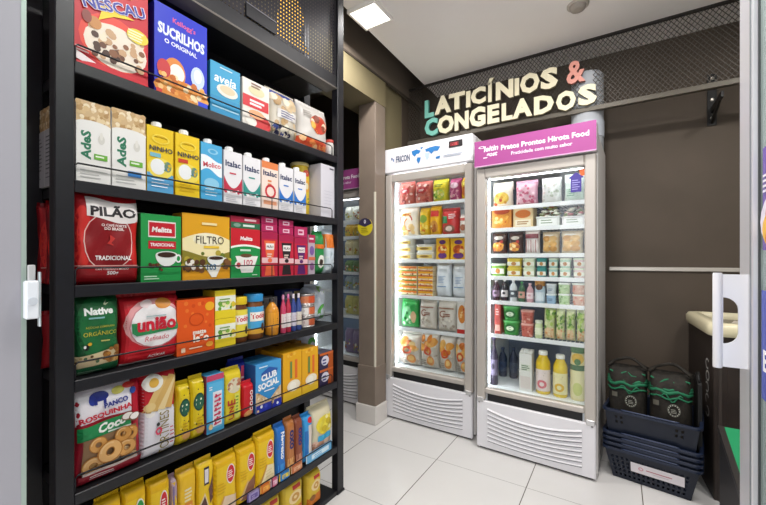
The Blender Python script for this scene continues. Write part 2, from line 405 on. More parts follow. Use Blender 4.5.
# projecting bracket plate with a D-shaped cut-out and a round grip bar on its outer edge
yp = 1.0; xo, xi = -.064, .0; zc0, zc1 = z0+.07, z1-.07; zm = (z0+z1)/2
N = 10; D = [(xo+.012, zc0)]+[(xo+.012+.032*sin(pi/2*i/N), zc0+.034*(1-cos(pi/2*i/N))) for i in range(1, N+1)]+[(xo+.044, zc1-.034)]+[(xo+.012+.032*cos(pi/2*i/N), zc1-.034+.034*sin(pi/2*i/N)) for i in range(1, N+1)]
outer = [(xo, z0+.004)]*1
dl = D; n = len(dl)
def ring_plate(mb, hole, x0, x1, z0, z1, y0, y1, mm):
    ctr = (sum(p[0] for p in hole)/len(hole), sum(p[1] for p in hole)/len(hole)); out = []
    for p in hole:
        dx, dz = p[0]-ctr[0], p[1]-ctr[1]; sc = min([((x1 if dx > 0 else x0)-ctr[0])/dx if abs(dx) > 1e-6 else 1e9, ((z1 if dz > 0 else z0)-ctr[1])/dz if abs(dz) > 1e-6 else 1e9])
        out.append((ctr[0]+dx*sc, ctr[1]+dz*sc))
    # keep the four corners sharp
    n = len(hole); vs = [(p[0], y, p[1]) for y in (y0, y1) for p in hole]+[(p[0], y, p[1]) for y in (y0, y1) for p in out]; fs = []
    for i in range(n):
        j = (i+1) % n
        fs += [(i, j, 2*n+j, 2*n+i), (n+i, 3*n+i, 3*n+j, n+j), (i, n+i, n+j, j), (2*n+i, 2*n+j, 3*n+j, 3*n+i)]
    mb.add(vs, fs, mm)
    for (cx_, cz_) in ((x0, z0), (x1, z0), (x1, z1), (x0, z1)):   # corner fillers
        near = sorted(out, key=lambda p: (p[0]-cx_)**2+(p[1]-cz_)**2)
        a_ = [p for p in near if abs(p[0]-cx_) < 1e-5][:1]; b_ = [p for p in near if abs(p[1]-cz_) < 1e-5][:1]
        if a_ and b_ and a_[0] != b_[0]:
            tri = [(cx_, cz_), a_[0], b_[0]]; mb.prism(tri, y0, y1, 'y', mm)
ring_plate(hd, D, xo+.004, xi, z0+.004, z1-.004, yp-.003, yp+.003, HM)
h = hd.build('handle_plate', t)
gb = M(); gb.lathe([(.0105, z0), (.0115, z0+.003), (.0115, z1-.003), (.0105, z1)], HM, cx=xo, cy=yp, n=16, sx=.95); gb.build('grip', h)
# stickers on the glass
def sticker(name, label, y0, y1, z0, z1, bg, art):
    m = M(); m.box(.3215, .3228, y0, y1, z0, z1, mat(bg, .4))
    P = Print(m, y1-y0, z1-z0, lambda u, v, k: (.3215-k, (y0+y1)/2+0-u, z0+v))
    art(P); return tag(m.build(name), label, 'sticker')
sticker('poster', 'purple food poster stuck on the door glass', 1.02, 1.355, zz(250, .95), zz(146, .95), '#6a4ba8', lambda P: P.ell(.4, .28, .45, .3, '#e6dcec').ell(.3, .2, .3, .2, '#efb63c').dots(.05, .05, .6, .36, 12, .05, ['#cf3b2f', '#e9c233', '#58913f', '#f5efe5'], 3).lines(.02, .5, .72, 4, .05, '#efe9f6', .012))
sticker('sign_sticker', 'blue sign sticker with white capital letters on the door glass', .98, 1.365, zz(402, .95), zz(291, .95), '#3f4fb4', lambda P: P.txt('EMPURRE', .5, .36, .92, '#f5f5fa', .2, bold=.03))
# lock plate on the jamb opposite
t = thing('door_lock', 'white magnetic door lock box on the pale door jamb', 'lock', (-.7055, .176, 0))
a = M(); zl0, zl1 = 1.087, 1.141
a.box(0, .012, -.0085, .0065, zl0, zl1, mat('#e4e6ea', .35), .002)
a.build('lock_body', t)
a = M(); a.lathe([(.0055, 0), (.0055, .002)], mat('#c8ccd2', .4), n=16); b_ = a.build('button', t, (.0122, -.001, 1.112)); b_.rotation_euler = (0, pi/2, 0)
a = M(); a.box(.003, .011, .0065, .0085, zl0-.012, zl1+.012, mat('#b9c2c4', .3, .5), .0005); a.box(0, .005, -.004, .004, zl1-.0005, zl1+.022, mat('#b9b7b6', .4), .001); a.build('bracket', t)

# ------------------------------------------------------------------ metal mesh over the freezers with the big sign letters
IRON = mat('#2f2b28', .45, .2)
t = thing('mesh_screen', 'dark expanded metal screen hanging under the ceiling above the freezers', 'metal screen', (0, MESHY, 0))
zr = 2.142; mx0, mx1 = -1.46, 2.25; m = M(); hgt = CEIL-zr; step = .026; sl = 1.3
MESHM = mat('#4a443d', .5, .3)
x = mx0-hgt/sl
while x < mx1:
    for sgn in (1, -1):
        xa, xb = (x, x+hgt/sl) if sgn > 0 else (x+hgt/sl, x)
        za, zb = zr, CEIL
        pts = []
        for (px_, pz_), (qx, qz) in (((xa, za), (xb, zb)),):
            dx, dz = qx-px_, qz-pz_
            t0, t1 = 0.0, 1.0
            for lim, s_ in ((mx0, 1), (mx1, -1)):
                a0, a1 = s_*(px_-lim), s_*(qx-lim)
                if a0 < 0 and a1 < 0: t0, t1 = 1, 0
                elif a0 < 0: t0 = max(t0, a0/(a0-a1))
                elif a1 < 0: t1 = min(t1, a0/(a0-a1))
            if t1 > t0+.02: pts = [(px_+dx*t0, pz_+dz*t0), (px_+dx*t1, pz_+dz*t1)]
        if pts:
            (ax, az), (bx, bz) = pts; L_ = sqrt((bx-ax)**2+(bz-az)**2); nx, nz = -(bz-az)/L_*.0015, (bx-ax)/L_*.0015
            o_ = .0006*sgn
            m.prism([(ax-nx, az-nz), (bx-nx, bz-nz), (bx+nx, bz+nz), (ax+nx, az+nz)], -.0012+o_, .0012+o_, 'y', MESHM)
    x += step
m.build('wire_mesh', t)
a = M(); a.box(mx0, mx1, -.016, .016, zr-.03, zr, mat('#565046', .45, .2), .002); a.build('rail', t)
a = M(); a.box(mx0, mx1, -.01, .01, CEIL-.014, CEIL, IRON, .001); a.build('ceiling_channel', t)
t = thing('wall_bracket', 'black bolted steel bracket on the wall carrying the screen rail', 'bracket', (.479, WALLY, 0))
BK = mat('#191817', .5, .2)
a = M(); a.box(-.022, .022, -.008, 0, 1.98, 2.29, BK, .001); a.build('wall_plate', t)
a = M(); a.box(-.006, .006, -.27, -.008, 2.055, 2.088, BK, .001); a.build('arm', t)
a = M(); a.prism([(-.008, 1.99), (-.008, 2.02), (-.2, 2.06), (-.23, 2.06)], -.006, .006, 'x', BK); a.build('strut', t)
for z in (2.025, 2.135, 2.262):
    a = M(); a.lathe([(.010, 0), (.010, .005), (.006, .008)], mat('#cfcac0', .3, .6), n=8); b_ = a.build('bolt', t, (0, -.008, z)); b_.rotation_euler = (pi/2, 0, 0)

# sign letters: each stands proud of the screen
def letter(ch, px0, px1, pyb, pyt, col, word):
    Y = MESHY-.03; x0, t0 = at_y(px0, Y); x1, t1 = at_y(px1, Y); tm = (t0+t1)/2
    zb, zt = zz(pyb, tm), zz(pyt, tm); w, h = x1-x0, zt-zb
    vs, fs, tw, th = text_mesh(ch, .025 if ch == '&' else .055)
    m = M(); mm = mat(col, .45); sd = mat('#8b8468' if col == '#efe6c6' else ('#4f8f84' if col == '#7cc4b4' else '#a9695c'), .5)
    V = [(x/tw*w, y/th*h) for x, y in vs]; n = len(V)
    cnt = {}
    for f in fs:
        for i in range(len(f)):
            e = (f[i], f[(i+1) % len(f)]); cnt[e] = 1
    edges = [e for e in cnt if (e[1], e[0]) not in cnt]
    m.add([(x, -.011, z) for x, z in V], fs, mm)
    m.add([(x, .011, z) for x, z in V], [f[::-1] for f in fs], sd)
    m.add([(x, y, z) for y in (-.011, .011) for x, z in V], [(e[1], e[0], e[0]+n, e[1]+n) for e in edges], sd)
    st = M(); st.box(-.006, .006, .02, .05, -.006, .006, IRON)
    lab = word
    o = tag(m.build('sign_letter', None, ((x0+x1)/2, Y, (zb+zt)/2)), lab, 'sign letter', 'big sign letters over the freezers')
    return o
LB = .06
CR, TE, SA = '#efe6c6', '#7cc4b4', '#e39a8a'
ordn = ['first', 'second', 'third', 'fourth', 'fifth', 'sixth', 'seventh', 'eighth', 'ninth', 'tenth']
top_ = [('L', 425.3, 434.5, 117.8, 100.3, TE), ('A', 435.0, 451.7, 113.8, 96.0, CR), ('T', 449.4, 465.5, 109.7, 93.1, CR), ('I', 466.6, 470.9, 107.7, 91.6, CR), ('C', 471.2, 486.2, 104.6, 87.6, CR), ('Í', 487.9, 494.2, 102.3, 78.7, CR), ('N', 496.2, 513.7, 99.4, 81.0, CR), ('I', 514.9, 519.5, 96.0, 78.7, CR), ('O', 520.3, 539.9, 93.7, 73.3, CR), ('S', 540.7, 558.2, 89.3, 68.4, CR), ('&', 566.6, 585.5, 83.6, 60.9, SA)]
bot_ = [('C', 425.3, 438.2, 136.2, 118.4, TE), ('O', 437.9, 454.6, 133.9, 115.5, CR), ('N', 455.1, 469.2, 130.1, 112.3, CR), ('G', 469.8, 485.9, 127.3, 107.4, CR), ('E', 487.9, 499.7, 123.5, 104.9, CR), ('L', 502.0, 512.9, 120.7, 103.1, CR), ('A', 512.6, 532.6, 117.8, 98.8, CR), ('D', 534.2, 554.2, 114.0, 95.7, CR), ('O', 556.2, 576.1, 111.2, 91.1, CR), ('S', 578.1, 597.0, 105.4, 84.8, CR)]
for i, (ch, a, b, y0, y1, col) in enumerate(top_):
    nm = {TE: 'teal', CR: 'cream', SA: 'salmon'}[col]
    letter(ch, a, b, y0, y1, col, 'salmon ampersand at the end of the upper sign line' if ch == '&' else '%s letter %s, %s in the upper line of the wall sign' % (nm, ch, ordn[i]))
for i, (ch, a, b, y0, y1, col) in enumerate(bot_):
    nm = {TE: 'teal', CR: 'cream'}[col]
    letter(ch, a, b, y0, y1, col, '%s letter %s, %s in the lower line of the wall sign' % (nm, ch, ordn[i]))

# ================================================================== FREEZERS
CABW = mat('#dcd9d6', .4); DOORG = mat('#b9b2aa', .38, .15); INW = mat('#eef2f4', .5); PANW = mat('#e3e1e4', .35)
class Fz:
    def __init__(s, ox, oy, rz, w, D): s.ox, s.oy, s.rz, s.w, s.D = ox, oy, rz, w, D
    def world(s, lx, ly, z=0): return (s.ox+lx*cos(s.rz)-ly*sin(s.rz), s.oy+lx*sin(s.rz)+ly*cos(s.rz), z)
    def local(s, px, ly):       # where the photo ray meets the vertical plane local y = ly
        a, b = ray(px); # t*a = ox + lx c - ly s ; t*b = oy + lx s + ly c
        c, n = cos(s.rz), sin(s.rz); A, B = s.ox-ly*n, s.oy+ly*c
        # solve t*a - lx*c = A ; t*b - lx*n = B
        det = -a*n+b*c; t = (-A*n+B*c)/det; lx = (a*B-b*A)/det
        return lx, t
def freezer(F, name, label, top, shelves, header, art, floor_z=.374, hdr=(1.81, 1.99), dtop=1.80, back=INW, glow=1.0):
    w, D = F.w, F.D; h = w/2; wt = .042
    t = thing(name, label, 'freezer', F.world(0, 0), F.rz)
    a = M()
    a.box(-h, -h+wt, .05, D, .02, top, CABW, .004); a.box(h-wt, h, .05, D, .02, top, CABW, .004)
    a.box(-h+wt, h-wt, D-.04, D, .02, top, back); a.box(-h+wt, h-wt, .05, D-.04, top-.17, top, CABW)
    a.box(-h+wt, h-wt, .03, D-.04, .06, floor_z-.012, INW)
    a.box(-h+wt, -h+wt+.002, .06, D-.04, floor_z, top-.17, INW); a.box(h-wt-.002, h-wt, .06, D-.04, floor_z, top-.17, INW)
    a.build('cabinet', t)
    a = M(); a.box(-h, h, *header, hdr[0], hdr[1], PANW, .006)
    P = Print(a, w, hdr[1]-hdr[0], lambda u, v, k: (u, header[0]-k, hdr[0]+v)); art(P); hd = a.build('header_sign', t)
    # base panel with curved louvres
    a = M(); a.box(-h+.004, h-.004, .0, .03, .012, .302, PANW, .006)
    ns = 8; gx0, gx1 = -h+.075, h-.07
    for k in range(ns):
        zc_ = .242-k*.0265; vs = []; n = 14; sag = .036*(1-k/ns*.75)
        for i in range(n+1):
            q = -1+2*i/n; x = gx0+(gx1-gx0)*i/n; z = zc_-sag*(1-q*q)+.012
            vs += [(x, -.0005, z-.006), (x, -.0085, z-.0035), (x, -.0085, z+.001), (x, -.0005, z+.0065)]
        fs = []
        for i in range(n):
            p, q = 4*i, 4*i+4
            for r in range(4): fs.append((p+r, q+r, q+(r+1) % 4, p+(r+1) % 4))
        a.add(vs, fs, PANW)
        dk = [(vs[4*i][0], -.0006, vs[4*i][2]-.0002) for i in range(n+1)]+[(vs[4*i][0], -.0006, vs[4*i][2]-.0052) for i in range(n+1)]
        a.add(dk, [(i, n+1+i, n+2+i, i+1) for i in range(n)], mat('#77777c', .6))
    a.box(-h+.02, h-.02, .02, D-.05, .0, .02, mat('#2a2a2c', .7))
    a.build('vent_panel', t)
    a = M(); a.box(-h+.07, h-.07, .012, .045, .304, .352, mat('#1c1b1d', .6)); a.build('kick_slot', t)
    for sx in (-1, 1):
        a = M(); a.box(sx*(h-.008), sx*(h-.05), -.004, .02, .292, .322, mat('#c9c8c8', .3, .5), .003); a.lathe([(.007, 0), (.007, .028)], mat('#8e8d8d', .3, .7), cx=sx*(h-.022), cy=.004, cz=.285, n=10); a.build('hinge', t)
    # door
    d0 = .352; fr = .058
    a = M()
    a.box(-h+.004, -h+fr, 0, .045, .306, dtop, DOORG, .006); a.box(h-fr, h-.004, 0, .045, .306, dtop, DOORG, .006)
    a.box(-h+fr, h-fr, 0, .045, dtop-.06, dtop, DOORG, .006); a.box(-h+fr, h-fr, 0, .045, d0-.004, d0+.03, DOORG, .006)
    dr = a.build('door', t)
    a = M(); a.box(-h+fr-.004, h-fr+.004, .018, .024, d0+.026, dtop-.056, glass_mat('freezer_glass', (.97, .985, .98), .025, .30)); a.build('glass', dr)
    a = M()
    for (x0, x1, z0, z1) in ((-h+.03, -h+fr+.004, d0, dtop-.02), (h-fr-.004, h-.03, d0, dtop-.02), (-h+fr, h-fr, d0, d0+.02), (-h+fr, h-fr, dtop-.06, dtop-.03)):
        a.box(x0, x1, .0455, .052, z0, z1, mat('#d9dadb', .6), .001)
    a.build('gasket', dr)
    # lights: a vertical strip on the left post and one across the top
    a = M(); a.box(-h+wt+.004, -h+wt+.022, .062, .078, floor_z+.02, top-.19, mat('#f4f8ff', .4, 0, .4, FRIDGE_EMIT*glow), .002); a.build('light_strip', t)
    a = M(); a.box(-h+wt+.03, h-wt-.03, .065, .085, top-.186, top-.172, mat('#f4f8ff', .4, 0, .4, FRIDGE_EMIT*glow), .002); a.build('light_strip', t)
    for k, z in enumerate(shelves):
        a = M(); x0, x1 = -h+wt+.006, h-wt-.006
        a.box(x0, x1, .072, .079, z-.020, z+.004, mat('#eceef0', .4), .001)
        nr = 26
        for i in range(nr):
            x = x0+.004+(x1-x0-.008)*i/(nr-1); a.box(x-.0015, x+.0015, .079, D-.06, z-.004, z, mat('#e2e5e8', .4))
        for y in (.2, .38, D-.063): a.box(x0, x1, y, y+.004, z-.008, z-.004, mat('#e2e5e8', .4))
        a.build('wire_shelf', t)
    a = M(); a.box(-h+wt+.002, h-wt-.002, .07, D-.05, floor_z-.012, floor_z, INW, .002); a.build('inner_floor', t)
    return t
def header1(P):
    P.poly([(.09, .62), (.105, .62), (.105, .52), (.09, .52)], '#2d4d86').poly([(.112, .56), (.124, .56), (.124, .46), (.112, .46)], '#3a6fae')
    P.txt('FRICON', .235, .52, .17, '#3d4c6c', .26, bold=.03)
    for pts in ([(.34, .74), (.40, .78), (.45, .70), (.43, .60), (.40, .60), (.38, .50), (.35, .60)], [(.44, .82), (.48, .84), (.46, .74)], [(.41, .46), (.45, .44), (.44, .30), (.42, .20), (.40, .36)], [(.50, .72), (.55, .76), (.62, .78), (.67, .72), (.64, .58), (.60, .60), (.57, .50), (.54, .62), (.51, .62)], [(.50, .58), (.55, .54), (.54, .36), (.52, .28), (.50, .44)], [(.62, .36), (.67, .38), (.66, .28), (.62, .28)]):
        P.poly(pts, '#2f78b8' if len(pts) != 5 or pts[0][0] != .50 else '#b9cad8')
    P.rect(.76, .60, .90, .84, '#1c1517', 1); P.rect(.775, .65, .86, .79, '#7e1a22', 1).txt('-18', .82, .72, .05, '#e0585c', bold=0)
    P.lines(.70, .92, .36, 2, .06, '#a9b4c4', .012)
def header2(P):
    P.rect(0, 0, 1, 1, '#a44a8c', 1); P.rect(0, .0, 1, .035, '#d9a3cc', 1)
    P.txt('leitin', .16, .66, .13, '#f6e9f3', bold=.03, shear=.2, rot=.02).txt('gost', .165, .40, .10, '#f6e9f3', bold=.03, shear=.2)
    P.ell(.07, .74, .03, .05, '#f6e9f3', inner=.6); P.rect(.085, .30, .12, .34, '#f6e9f3', 1)
    P.txt('Pratos Prontos Hirota Food', .60, .61, .70, '#fbf3f9', bold=.028).txt('Praticidade com muito sabor', .585, .34, .49, '#f6e6f2', bold=.02)
r1, r2 = math.atan2(2.324-2.345, -.789+1.472), math.atan2(2.24-2.266, -.093+.750)
def mid(a, b): return ((a[0]+b[0])/2, (a[1]+b[1])/2)
c1, c2 = mid((-1.472, 2.345), (-.789, 2.324)), mid((-.750, 2.266), (-.093, 2.24))
F1 = Fz(*c1, r1, .684, .58); F2 = Fz(*c2, r2, .658, .60)
S1 = [1.58, 1.346, 1.17, .908, .665]; S2 = [1.50, 1.365, 1.205, 1.067, .913, .704]
freezer(F1, 'display_freezer', 'white upright display freezer with a world map on its header', 1.985, S1, (-.004, .10), header1)
freezer(F2, 'display_freezer', 'upright display freezer with a magenta header sign beside the dark back wall', 1.86, S2, (-.022, .10), header2, hdr=(1.742, 1.90), dtop=1.735, back=mat('#5d6c80', .5), glow=.7)
F3 = Fz(-2.02, 2.40, radians(-2), .66, .5)
freezer(F3, 'display_freezer', 'upright display freezer half hidden behind the brown pillar', 1.86, S2, (-.022, .10), header2, hdr=(1.742, 1.90), dtop=1.735, back=mat('#5d6c80', .5), glow=.7)

# contents -----------------------------------------------------------
def place(F, made, name, px0, px1, z, ly, label, cat, group, d, capname='cap', yaw=0):
    lx0, _ = F.local(px0, ly); lx1, _ = F.local(px1, ly)
    x, y, _ = F.world((lx0+lx1)/2, ly+d/2)
    if isinstance(made, tuple):
        b = made[0].build(name, None, (x, y, z), F.rz+yaw); made[1].build(capname, b, made[2])
    else: b = made.build(name, None, (x, y, z), F.rz+yaw)
    return tag(b, label, cat, group)
def width(F, px0, px1, ly):
    return F.local(px1, ly)[0]-F.local(px0, ly)[0]
def hz(F, px, py, ly, z): return zz(py, F.local(px, ly)[1])-z
FY = .10
SP = ['#c9462f', '#e8a33c', '#7d4a22', '#f3e2c0']
def fbag(F, px0, px1, pyt, z, col, art, label, seed, cat='frozen food bag', group=None, d=.09, ly=FY, name='food_bag', **kw):
    w = width(F, px0, px1, ly)*.97; h = hz(F, (px0+px1)/2, pyt, ly, z)
    return place(F, bag(w, d, h-.012, col, art, seed, **kw), name, px0, px1, z, ly, label, cat, group, d)
def fbox(F, px0, px1, pyt, z, col, art, label, cat='food box', group=None, d=.12, ly=FY, name='food_box', h=None, side=None):
    w = width(F, px0, px1, ly)*.97; h = h or hz(F, (px0+px1)/2, pyt, ly, z)
    return place(F, boxpack(w, d, h-.002, col, side, art), name, px0, px1, z, ly, label, cat, group, d)
fg = 'packs on the %s shelf of the map freezer'
# map freezer, top shelf
S = S1; g = fg % 'top'
meat = lambda sd: lambda P: P.rect(.04, .05, .96, .95, '#b86a5c').dots(.08, .08, .92, .9, 40, .075, ['#a83a30', '#c9705c', '#7e2824', '#e0c4b8', '#b5503a'], sd).ell(.5, .62, .3, .14, '#c03a3c').lines(.3, .7, .64, 2, .05, '#f5e6df', .014)
fbag(F1, 398, 413, 181, S[0], '#c96a5e', meat(1), 'red and pink meat bag, first beside the lit post on the top freezer shelf', 1, group=g)
fbag(F1, 413.5, 430.5, 180, S[0], '#c4685c', meat(2), 'red and pink meat bag between another meat bag and a yellow green bag', 2, group=g)
fbag(F1, 431, 447, 178, S[0], '#c9c02e', lambda P: P.ell(.5, .35, .36, .22, '#a8bd4a').dots(.15, .2, .85, .5, 12, .08, ['#5d8c2c', '#d9d24a', '#efe9a0'], 3).rect(.1, .62, .9, .84, '#e8d22c').lines(.2, .8, .78, 2, .07, '#4f7f2a', .018), 'yellow green bag of frozen vegetables on the top freezer shelf', 3, group=g)
fbag(F1, 448, 460, 177, S[0], '#b04a72', lambda P: P.ell(.5, .7, .34, .14, '#e9c7d3').dots(.1, .12, .9, .5, 14, .1, ['#d98aa0', '#7e2c50', '#e8b7b0'], 4), 'pink and purple frozen bag on the top freezer shelf', 4, group=g)
fbag(F1, 460.5, 467, 176, S[0], '#e3b52a', lambda P: P.ell(.5, .4, .34, .2, '#d0702a').rect(.15, .65, .85, .82, '#f0d65a'), 'narrow yellow bag at the end of the top freezer shelf', 5, group=g)
g = fg % 'second'
fbag(F1, 398, 417, 206.5, S[1], '#efe6d6', lambda P: P.ell(.42, .5, .38, .32, '#c9503a', inner=.82, a0=.2, a1=3.2).ell(.6, .42, .3, .25, '#d8842f', inner=.8, a0=2, a1=5).dots(.2, .12, .85, .35, 8, .12, ['#e9c78a', '#d9a55c'], 5).lines(.2, .8, .8, 2, .06, '#d8a43a', .015), 'cream bag of cheese bread with red arcs on the second freezer shelf', 6, group=g)
fbag(F1, 418, 428, 207, S[1], '#e3b928', lambda P: P.ell(.5, .62, .38, .15, '#7d9a2c').dots(.1, .1, .9, .45, 10, .12, ['#d06a28', '#efd56a'], 6), 'yellow snack bag beside the cream cheese bread bag', 7, group=g)
fbag(F1, 428.5, 439.5, 205, S[1], '#e6b023', lambda P: P.rect(.1, .66, .9, .86, '#c9342c').ell(.5, .32, .36, .2, '#c98a3a').dots(.2, .15, .8, .45, 8, .12, ['#a8602a', '#f0dc9a'], 7), 'yellow snack bag with a red band on the second freezer shelf', 8, group=g)
fbag(F1, 440, 458, 207, S[1], '#c93c3c', lambda P: P.rect(.06, .45, .4, .72, '#3f9060').ell(.5, .24, .34, .16, '#8c5a4a', inner=.4).ell(.5, .24, .2, .1, '#e9d2c4').lines(.48, .9, .78, 3, .07, '#f3dada', .016), 'red bag with a green patch on the second freezer shelf', 9, group=g)
fbag(F1, 458.5, 467, 213, S[1], '#ece4dc', lambda P: P.ell(.5, .35, .36, .16, '#b06a4a').rect(.1, .7, .9, .85, '#c9564a'), 'short white bag with a brown picture at the second shelf end', 10, group=g)
g = fg % 'third'
def tubart(c): return lambda P: P.rect(.0, .25, 1, .68, c, 2).ell(.5, .46, .3, .16, '#b58a3a').lines(.25, .75, .5, 1, .1, '#4a3a22', .03)
for k in range(3):
    w = width(F1, 398, 411, FY); place(F1, tub(w/2, .052, '#f1eee2', '#f7f5ee', tubart('#e6c860'), sy=.9), 'food_tub', 398, 411, S[2]+k*.0535, FY, ['lowest', 'middle', 'topmost'][k]+' white tub of the stack beside the lit freezer post', 'tub', 'white tubs in the map freezer', w*.9, 'lid')
for k in range(2):
    w = width(F1, 415, 433, FY); place(F1, tub(w/2, .056, '#f1eee2', '#e9e6dc', tubart('#ecd06a'), sy=.8), 'food_tub', 415, 433, S[2]+k*.0575, FY, ['lower', 'upper'][k]+' wide white tub stacked beside the yellow and purple boxes', 'tub', 'white tubs in the map freezer', w*.8, 'lid')
for k, (a, b, l) in enumerate(((436, 449, 'yellow box with purple print next to the white tubs'), (450.5, 466.5, 'yellow box with purple and orange print at the third shelf end'))):
    fbox(F1, a, b, 238, S[2], '#e8b32a', lambda P, k=k: P.ell(.5, .2, .34, .14, '#6a3a7c').ell(.5, .82, .26, .1, '#6a3a7c').ell(.5, .5, .36, .2, '#d9702a').dots(.2, .35, .8, .65, 8, .1, ['#f0d28a', '#a84a22'], 8+k), l, group=g)
g = 'flat frozen meal boxes stacked in the map freezer'
pos = ['lowest', 'second from the bottom', 'third from the bottom', 'fourth from the bottom', 'fifth from the bottom', 'topmost']
for c_, (a, b) in enumerate(((398, 417), (418, 433))):
    n = 6; hh = .036
    for k in range(n):
        cols = [['#e07a2c', '#7f9a3a'], ['#e8a82c', '#d0562c']][c_]
        fbox(F1, a, b, 0, S[3]+k*hh, '#efd9b4', lambda P, cols=cols, k=k: P.rect(0, .55, 1, 1, cols[0], 2).rect(0, .0, 1, .2, cols[1], 2).dots(.06, .2, .94, .5, 7, .035, ['#8a3a22', '#e9b04a', '#fff2d0'], k), pos[k]+' flat box of the '+['orange and green stack beside the lit post', 'yellow and red stack beside the white sacks'][c_], group=g, h=hh, d=.2)
g = fg % 'fourth'
for k, (a, b, l) in enumerate(((434, 449.5, 'plain white sack with blue print beside the stacked flat boxes'), (450.5, 467, 'plain white sack with blue print at the fourth shelf end'))):
    fbag(F1, a, b, 262+k, S[3], '#e4e9ee', lambda P: P.lines(.25, .75, .62, 5, .045, '#8fa9c9', .009).rect(.2, .3, .8, .33, '#7f9fc4', 2), l, 11+k, group=g, d=.11)
g = fg % 'fifth'
fbag(F1, 399.5, 417, 299, S[4], '#3aa653', lambda P: P.ell(.42, .5, .3, .3, '#7cc98a').dots(.1, .15, .7, .6, 12, .09, ['#1f7a38', '#5cbf6e', '#d7ecd0'], 12).ell(.8, .4, .14, .22, '#d8b08a'), 'green bag of frozen vegetables beside the lit freezer post', 13, group=g)
for k, (a, b, l) in enumerate(((418, 435, 'pale bag with brown lettering beside the green vegetable bag'), (436, 455.5, 'pale bag with brown lettering beside the white and orange box'))):
    fbag(F1, a, b, 300+k, S[4], '#d5cdc2', lambda P, k=k: P.ell(.36, .6, .2, .12, '#8a4a2c', inner=.7, a0=.8, a1=5.2).lines(.35, .85, .6, 2, .06, '#8a4a2c', .016).dots(.12, .12, .88, .45, 16, .07, ['#bfb3a2', '#e6ded2', '#a8988a'], 14+k).rect(.1, .78, .9, .82, '#a5735a', 2), l, 14+k, group=g)
fbox(F1, 457, 468, 298, S[4], '#f0ece6', lambda P: P.rect(0, .0, 1, .12, '#c9342c', 2).ell(.45, .55, .36, .26, '#e08a3a').dots(.2, .4, .7, .7, 8, .1, ['#c9562c', '#efc98a'], 16), 'white box with an orange food picture at the fifth shelf end', group=g)
g = 'bread bags in the bottom of the map freezer'
def bread(sd):
    def f(P):
        R = random.Random(sd)
        P.rect(.06, .04, .94, .62, '#cfc8be').dots(.08, .06, .92, .5, 16, .08, ['#c2b8ac', '#dcd5cb', '#b5a898', '#e6dfd4'], sd+3)
        for i in range(9):
            c = R.choice(['#d9822c', '#e3a04a', '#cf6f24', '#e8b25e', '#f0cf92']); P.ell(.12+.76*R.random(), .55+.32*R.random(), .13+.08*R.random(), .07+.05*R.random(), c)
        P.ell(.35+.3*R.random(), .52, .24, .12, '#cf5326', inner=.55).ell(.7, .26, .2, .14, '#d98f4a').ell(.7, .28, .13, .08, '#eec27a').lines(.12, .5, .26, 3, .06, '#8f857a', .012)
    return f
for k, (a, b, py, l) in enumerate(((397, 418, 333, 'bread bag beside the lit post in the freezer bottom'), (418.5, 436, 332, 'bread bag with an orange ring, second from the lit freezer post'), (437, 453, 335, 'bread bag with an orange ring, third from the lit freezer post'), (453.5, 469, 338, 'bread bag at the far end of the freezer bottom'))):
    fbag(F1, a, b, py, .374, '#e6ded4', bread(20+k), l, 20+k, group=g, d=.16, cat='bread bag', name='bread_bag')

# magenta freezer
S = S2; g = 'packs on the top shelf of the magenta freezer'
mg = 'magenta signed freezer'
def tray(w, d, h, base, cols, sd, film='#f4f6f4', lab=None):
    m = M(); R = random.Random(sd)
    m.prism([(-d/2, 0), (d/2, 0), (d/2+.0, h*.40), (-d/2, h*.40)], -w/2, w/2, 'x', mat(base, .3))
    m.box(-w/2-.004, w/2+.004, -d/2-.004, d/2+.004, h*.37, h*.42, mat(base, .3), .001)
    for i in range(60):
        c = R.choice(cols); r = (.10+.06*R.random())*w; x = (R.random()-.5)*(w-2*r); y = (R.random()-.5)*(d-2*r*.8)
        e = max(0, 1-(2*x/w)**2)*max(0, 1-(2*y/d)**2); m.lathe([(r*.3, -r*.3), (r*.8, -r*.15), (r, r*.1), (r*.75, r*.4), (r*.25, r*.55)], mat(c, .5), cx=x, cy=y, cz=h*(.38+.58*e*R.random()), n=10, sy=.8)
    P = Print(m, w, h, lambda u, v, k: (u, -d/2-.0045-k, v)); P.rect(.1, .05, .9, .34, lab or film, 2).lines(.2, .8, .26, 2, .1, '#8a9a80', .02)
    return m
def ftray(F, px0, px1, pyt, z, base, cols, label, sd, group, d=.16, ly=FY, lab=None, h=None):
    w = width(F, px0, px1, ly)*.95; h = h or hz(F, (px0+px1)/2, pyt, ly, z)
    return place(F, tray(w, d, h, base, cols, sd, lab=lab), 'food_tray', px0, px1, z, ly, label, 'food tray', group, d)
fbag(F2, 491, 512, 181, S[0], '#f0ead6', lambda P: P.ell(.5, .38, .38, .24, '#e8c35a').dots(.15, .15, .85, .5, 10, .1, ['#d9a13a', '#f0dc8a', '#c9562c'], 31), 'white and yellow pack, first on the top shelf of the '+mg, 31, group=g)
fbag(F2, 514, 537, 179, S[0], '#d9a0b4', lambda P: P.rect(.06, .1, .94, .86, '#e6b8c6').dots(.1, .12, .9, .85, 34, .06, ['#c9607e', '#f0d0d8', '#d98aa2'], 32), 'pink pack of sliced meat on the top shelf of the '+mg, 32, group=g)
fbag(F2, 540, 561, 176, S[0], '#f2f2ee', lambda P: P.dots(.12, .1, .88, .8, 24, .06, ['#dfe3da', '#f8f8f4', '#c7d0be', '#e6d8d0'], 33), 'plain white frozen pack beside the pink sliced meat pack', 33, group=g)
